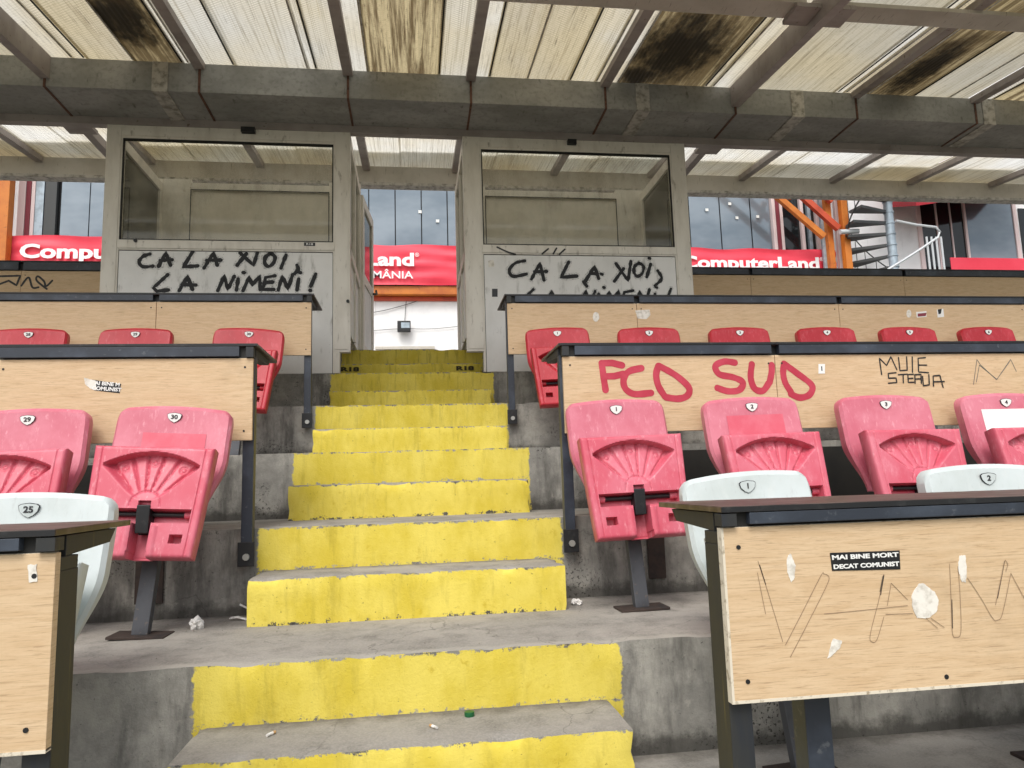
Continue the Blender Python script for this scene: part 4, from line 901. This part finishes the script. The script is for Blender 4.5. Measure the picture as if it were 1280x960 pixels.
# banners
def banner(x0, x1, z0, z1, xt0, xt1, zc, label, sub=True):
    nx, nz = int((x1-x0)/.06), 14; vs = []
    for j in range(nz+1):
        for i in range(nx+1):
            x = x0+(x1-x0)*i/nx; t = j/nz; z = z0+(z1-z0)*t
            y = 13.72+.03*mnoise.noise(Vector((x*1.2, z*6, 1)))+.018*math.sin(x*5+z*3)*(t)+.012*math.sin(z*24+x)+.02*abs(mnoise.noise(Vector((x*.7+z*2, z*2-x*.5, 4))))
            vs.append((x, y, z+(.018*math.sin(x*4.2)*t)))
    n = nx+1; me = MB().add(vs, [(j*n+i, j*n+i+1, (j+1)*n+i+1, (j+1)*n+i) for j in range(nz) for i in range(nx)]).mesh('banner', 0, 'all')
    o = link('banner', me, None, m_banner); tag(o, label, 'banner', 'red sponsor banners on the building')
    t = text('lettering', 'ComputerLand', m_lett, o, 0, 0, 0, 1, 1, .004, .036)
    def fit(t, xa, xb, za, zb, hz):
        X = [v.co.x for v in t.data.vertices]; Z = [v.co.z for v in t.data.vertices]
        for v in t.data.vertices:
            v.co.x = xa+(v.co.x-min(X))/(max(X)-min(X))*(xb-xa); v.co.z = za+(v.co.z-min(Z))/(max(Z)-min(Z))*(zb-za); v.co.y = 13.668+(0 if v.co.y < 0 else .004)
    fit(t, xt0, xt1, zc-.115, zc+.27, 0)
    r_ = text('lettering', '®', m_lett, o, 0, 0, 0, 1, 1, .004, .005); fit(r_, xt1+.02, xt1+.11, zc+.18, zc+.27, 0)
    if sub: t2 = text('lettering', 'ROMÂNIA', m_lett, o, 0, 0, 0, 1, 1, .004, .012); fit(t2, xt1-1.25, xt1-.02, zc-.30, zc-.095, 0)
    return o
banner(-3.7, 1.6, 4.99, 5.87, -3.2, .085, 5.41, 'red banner hung in the middle, seen between the two booths')
banner(-9.8, -5.0, 5.0, 5.96, -7.68, -4.35, 5.50, 'red banner hung at the far left beyond the left booth')
banner(4.9, 9.78, 5.0, 5.88, 6.02, 9.32, 5.42, 'red banner hung right of the right booth')
bn = bx('banner', m_banner, None, 12.6, 17, 13.6, 13.62, 5.0, 5.70, .002); tag(bn, 'plain red banner strip at the far right edge below the windows', 'banner', 'red sponsor banners on the building')
# flood light
fx, fz = atY(505, 408, 13.8); fl = empty('floodlight', (fx, 13.9, fz), 'small black floodlight on the white wall seen through the passage', 'floodlight')
MB().box(fx-.14, fx+.14, 13.78, 13.90, fz-.11, fz+.12).build('housing', m_dark, fl, .01); MB().box(fx-.06, fx+.12, 13.772, 13.779, fz-.04, fz+.08).build('lens', m_gal, fl, .003); MB().box(fx-.02, fx+.02, 13.9, 14.0, fz-.02, fz+.02).build('arm', m_dark, fl)
# wall cables
def cable(px, label, r=.012, Y=13.96):
    pts = [(atY(u, v, Y)[0], Y, atY(u, v, Y)[1]) for u, v in px]
    sp = smooth_path([(p[0], p[2]) for p in pts], 8); o = MB().tube([(x, Y, z) for x, z in sp], r, 6).build('cable', m_tread); tag(o, label, 'cable')
cable([(455, 392), (480, 388), (510, 380), (530, 373)], 'thin dark cable sagging under the orange ledge on the white wall', .007)
cable([(455, 414), (500, 411), (540, 411), (580, 407)], 'thin cable running level across the white wall behind the floodlight', .006)
cable([(506, 402), (507, 385), (508, 374)], 'short cable dropping to the small floodlight', .006)
# orange truss stair and columns
tru = empty('steel_frame', (9.6, 13.4, 1.9), 'orange painted steel frame with two posts and diagonal braces beside the spiral stair', 'steel frame')
def p3(u, v, Y): x, z = atY(u, v, Y); return (x, Y, z)
def vbar(u, Y, w, m, z0=4.9, z1=9): x, z = atY(u, 290, Y); MB().box(x-w/2, x+w/2, Y-w/2, Y+w/2, z0, z1).build('post', m, tru, .005)
vbar(1036, 13.5, .13, m_orange); vbar(1056, 13.3, .15, m_orange); vbar(1047, 13.62, .09, m_pinkw); vbar(1028, 13.6, .07, m_gal)
for a, b_, m in (((930, 210), (1030, 296), m_orange), ((965, 212), (1048, 286), m_orange2), ((986, 248), (994, 222), m_orange), ((998, 214), (1040, 252), m_orange2), ((1010, 240), (1042, 238), m_orange2)):
    MB().bar(p3(*a, 13.3), p3(*b_, 13.3), .11, .13).build('brace', m, tru, .008)
MB().tube([p3(1050, 290, 13.1), p3(1073, 289, 13.1)], .055, 10).build('pipe', m_rail, tru, 0, True)
ct = bx('column', m_orange, None, *(lambda a, b: (a, b))(atY(-6, 270, 13.6)[0], atY(13.5, 270, 13.6)[0]), 13.5, 13.7, 1.9, 9, .01); tag(ct, 'orange steel column at the left picture edge', 'column')
# spiral stair
sx0, sY = atY(1113, 290, 12.9)[0], 12.9
sp = empty('spiral_staircase', (sx0, sY, 1.9), 'outdoor spiral staircase with dark treads round a pale pole', 'staircase')
MB().tube([(sx0, sY, 1.9), (sx0, sY, 8.4)], .095, 16).build('pole', m_gal, sp, 0, True)
for i in range(24):
    z = 3.0+i*.25
    MB().tube([(sx0, sY, z-.03), (sx0, sY, z+.0)], .112, 14).build('collar', m_gal, sp, 0, True)
    a = R(112+16*(i-9.2)) ; da = R(12)
    pts = [(.10, -.35), (.92, -da), (.92, da), (.10, .35)]; vs = []
    for zz in (z-.03, z+.03):
        for r_, t in pts: vs.append((sx0+r_*math.cos(a+t), sY+r_*math.sin(a+t), zz))
    MB().add(vs, [(0, 1, 2, 3), (7, 6, 5, 4), (0, 4, 5, 1), (1, 5, 6, 2), (2, 6, 7, 3), (3, 7, 4, 0)]).build('tread', m_tread, sp)
    MB().tube([(sx0+.9*math.cos(a), sY+.9*math.sin(a), z), (sx0+.9*math.cos(a), sY+.9*math.sin(a), z+.95)], .009, 6).build('baluster', m_tread, sp)
hel = [(sx0+.92*math.cos(R(112+16*(i/4-9.2))), sY+.92*math.sin(R(112+16*(i/4-9.2))), 3.0+i/4*.25) for i in range(96)]
MB().tube(hel, .018, 6).build('stringer', m_tread, sp, 0, True); MB().tube([(x, y, z+.95) for x, y, z in hel], .014, 6).build('handrail', m_tread, sp, 0, True)
rl = empty('railing', (atY(1170, 300, 12.6)[0], 12.6, 1.9), 'pale curved guard rail right of the spiral staircase', 'railing')
MB().tube([p3(u, v, 12.6) for u, v in ((1120, 276), (1145, 281), (1170, 284), (1175, 290), (1172, 297), (1150, 312), (1128, 326), (1105, 340))], .028, 8).build('rail', m_rail, rl, 0, True)
for u in (1158, 1164, 1170, 1176): MB().tube([p3(u, 296, 12.6), p3(u+5, 340, 12.6)], .022, 6).build('rail_post', m_rail, rl, 0, True)

# ---------------------------------------------------------------- litter
def crumple(name, x, y, z, r, label, cat, m, seed, flat=.6):
    bm = bmesh.new(); bmesh.ops.create_icosphere(bm, subdivisions=3, radius=r)
    for v in bm.verts:
        k = 1+.55*mnoise.noise(v.co*(1.9/r)+Vector((seed, 0, 0)))+.3*mnoise.noise(v.co*(4.5/r)+Vector((0, seed, 0))); v.co *= k; v.co.z *= flat
    me = bpy.data.meshes.new(name); bm.to_mesh(me); bm.free(); o = link(name, me, None, m); o.location = (x, y, z+r*flat*.75); return tag(o, label, cat)
crumple('crumpled_paper', -.70, 1.37, RH, .022, 'crumpled white paper beside the foot of pink seat 30', 'litter', m_paper, 1, 1.0)
crumple('crumpled_paper', .665, 1.44, RH, .020, 'crumpled white paper against the riser at the right of the stairs', 'litter', m_paper, 5, .6)
def strip(pts, w, label, m, cat='litter', name='paper_strip'):
    vs = []
    for x, y, z in pts: vs += [(x, y-w/2, z), (x, y+w/2, z+.004)]
    o = MB().add(vs, [(2*i, 2*i+2, 2*i+3, 2*i+1) for i in range(len(pts)-1)]).build(name, m, None, smooth='all')
    md = o.modifiers.new('s', 'SOLIDIFY'); md.thickness = .0012; return tag(o, label, cat)
strip([(-.62, 1.50, RH+.008), (-.59, 1.49, RH+.012), (-.56, 1.485, RH+.004), (-.53, 1.49, RH+.006)], .018, 'flat white paper strip lying on the terrace left of the stairs', m_paper)
strip([(-.60, 1.56, RH+.045), (-.575, 1.565, RH+.03), (-.56, 1.57, RH+.02)], .012, 'small white paper scrap leaning on the riser left of the stairs', m_paper)
def butt(x, y, z, a, label):
    e = empty('cigarette_end', (x, y, z+.004), label, 'litter'); c, s_ = math.cos(a)*.5, math.sin(a)*.5
    MB().tube([(x-c*.03, y-s_*.03, z+.005), (x+c*.012, y+s_*.012, z+.005)], .004, 8).build('paper', m_paper, e, 0, True); MB().tube([(x+c*.0121, y+s_*.0121, z+.005), (x+c*.03, y+s_*.03, z+.005)], .004, 8).build('filter', m_butt, e, 0, True)
butt(1.05, .42, 0, .3, 'cigarette end on the floor behind the front right desk'); butt(.93, 1.52, RH, .1, 'cigarette end by the riser behind pink seat 1')
butt(-.32, .70, RH*.5+0, 1.0, 'cigarette end on the lowest visible stair tread'); butt(.10, .66, RH*.5, 2.2, 'cigarette end against the second yellow riser')
cp = MB().tube([(.20, .74, RH*.5), (.20, .74, RH*.5+.012)], .014, 16).build('bottle_cap', m_green, None, .001, True); tag(cp, 'green bottle cap lying against the foot of a yellow riser', 'bottle cap')
deb = MB(); random.seed(3)
for i in range(150):
    k = random.choice([0, 1, 1, 2]); x = random.uniform(-1.6, 2.2); y = k*D+random.choice([random.uniform(.03, .5), random.uniform(.44, .53)]) if not (-.53 < x < .61) else k*D+random.uniform(.03, .5); z = k*RH+.002; r = random.uniform(.001, .003)
    deb.add([(x-r, y-r, z), (x+r, y-r*.6, z), (x+r*.7, y+r, z), (x-r*.8, y+r*.7, z), (x, y, z+r*1.2)], [(0, 1, 4), (1, 2, 4), (2, 3, 4), (3, 0, 4)])
tag(deb.build('grit', m_gritm), 'grit and small debris scattered on the concrete terraces', 'debris', kind='stuff')
for o in list(bpy.data.objects):
    if '_' in o.keys(): del o['_']
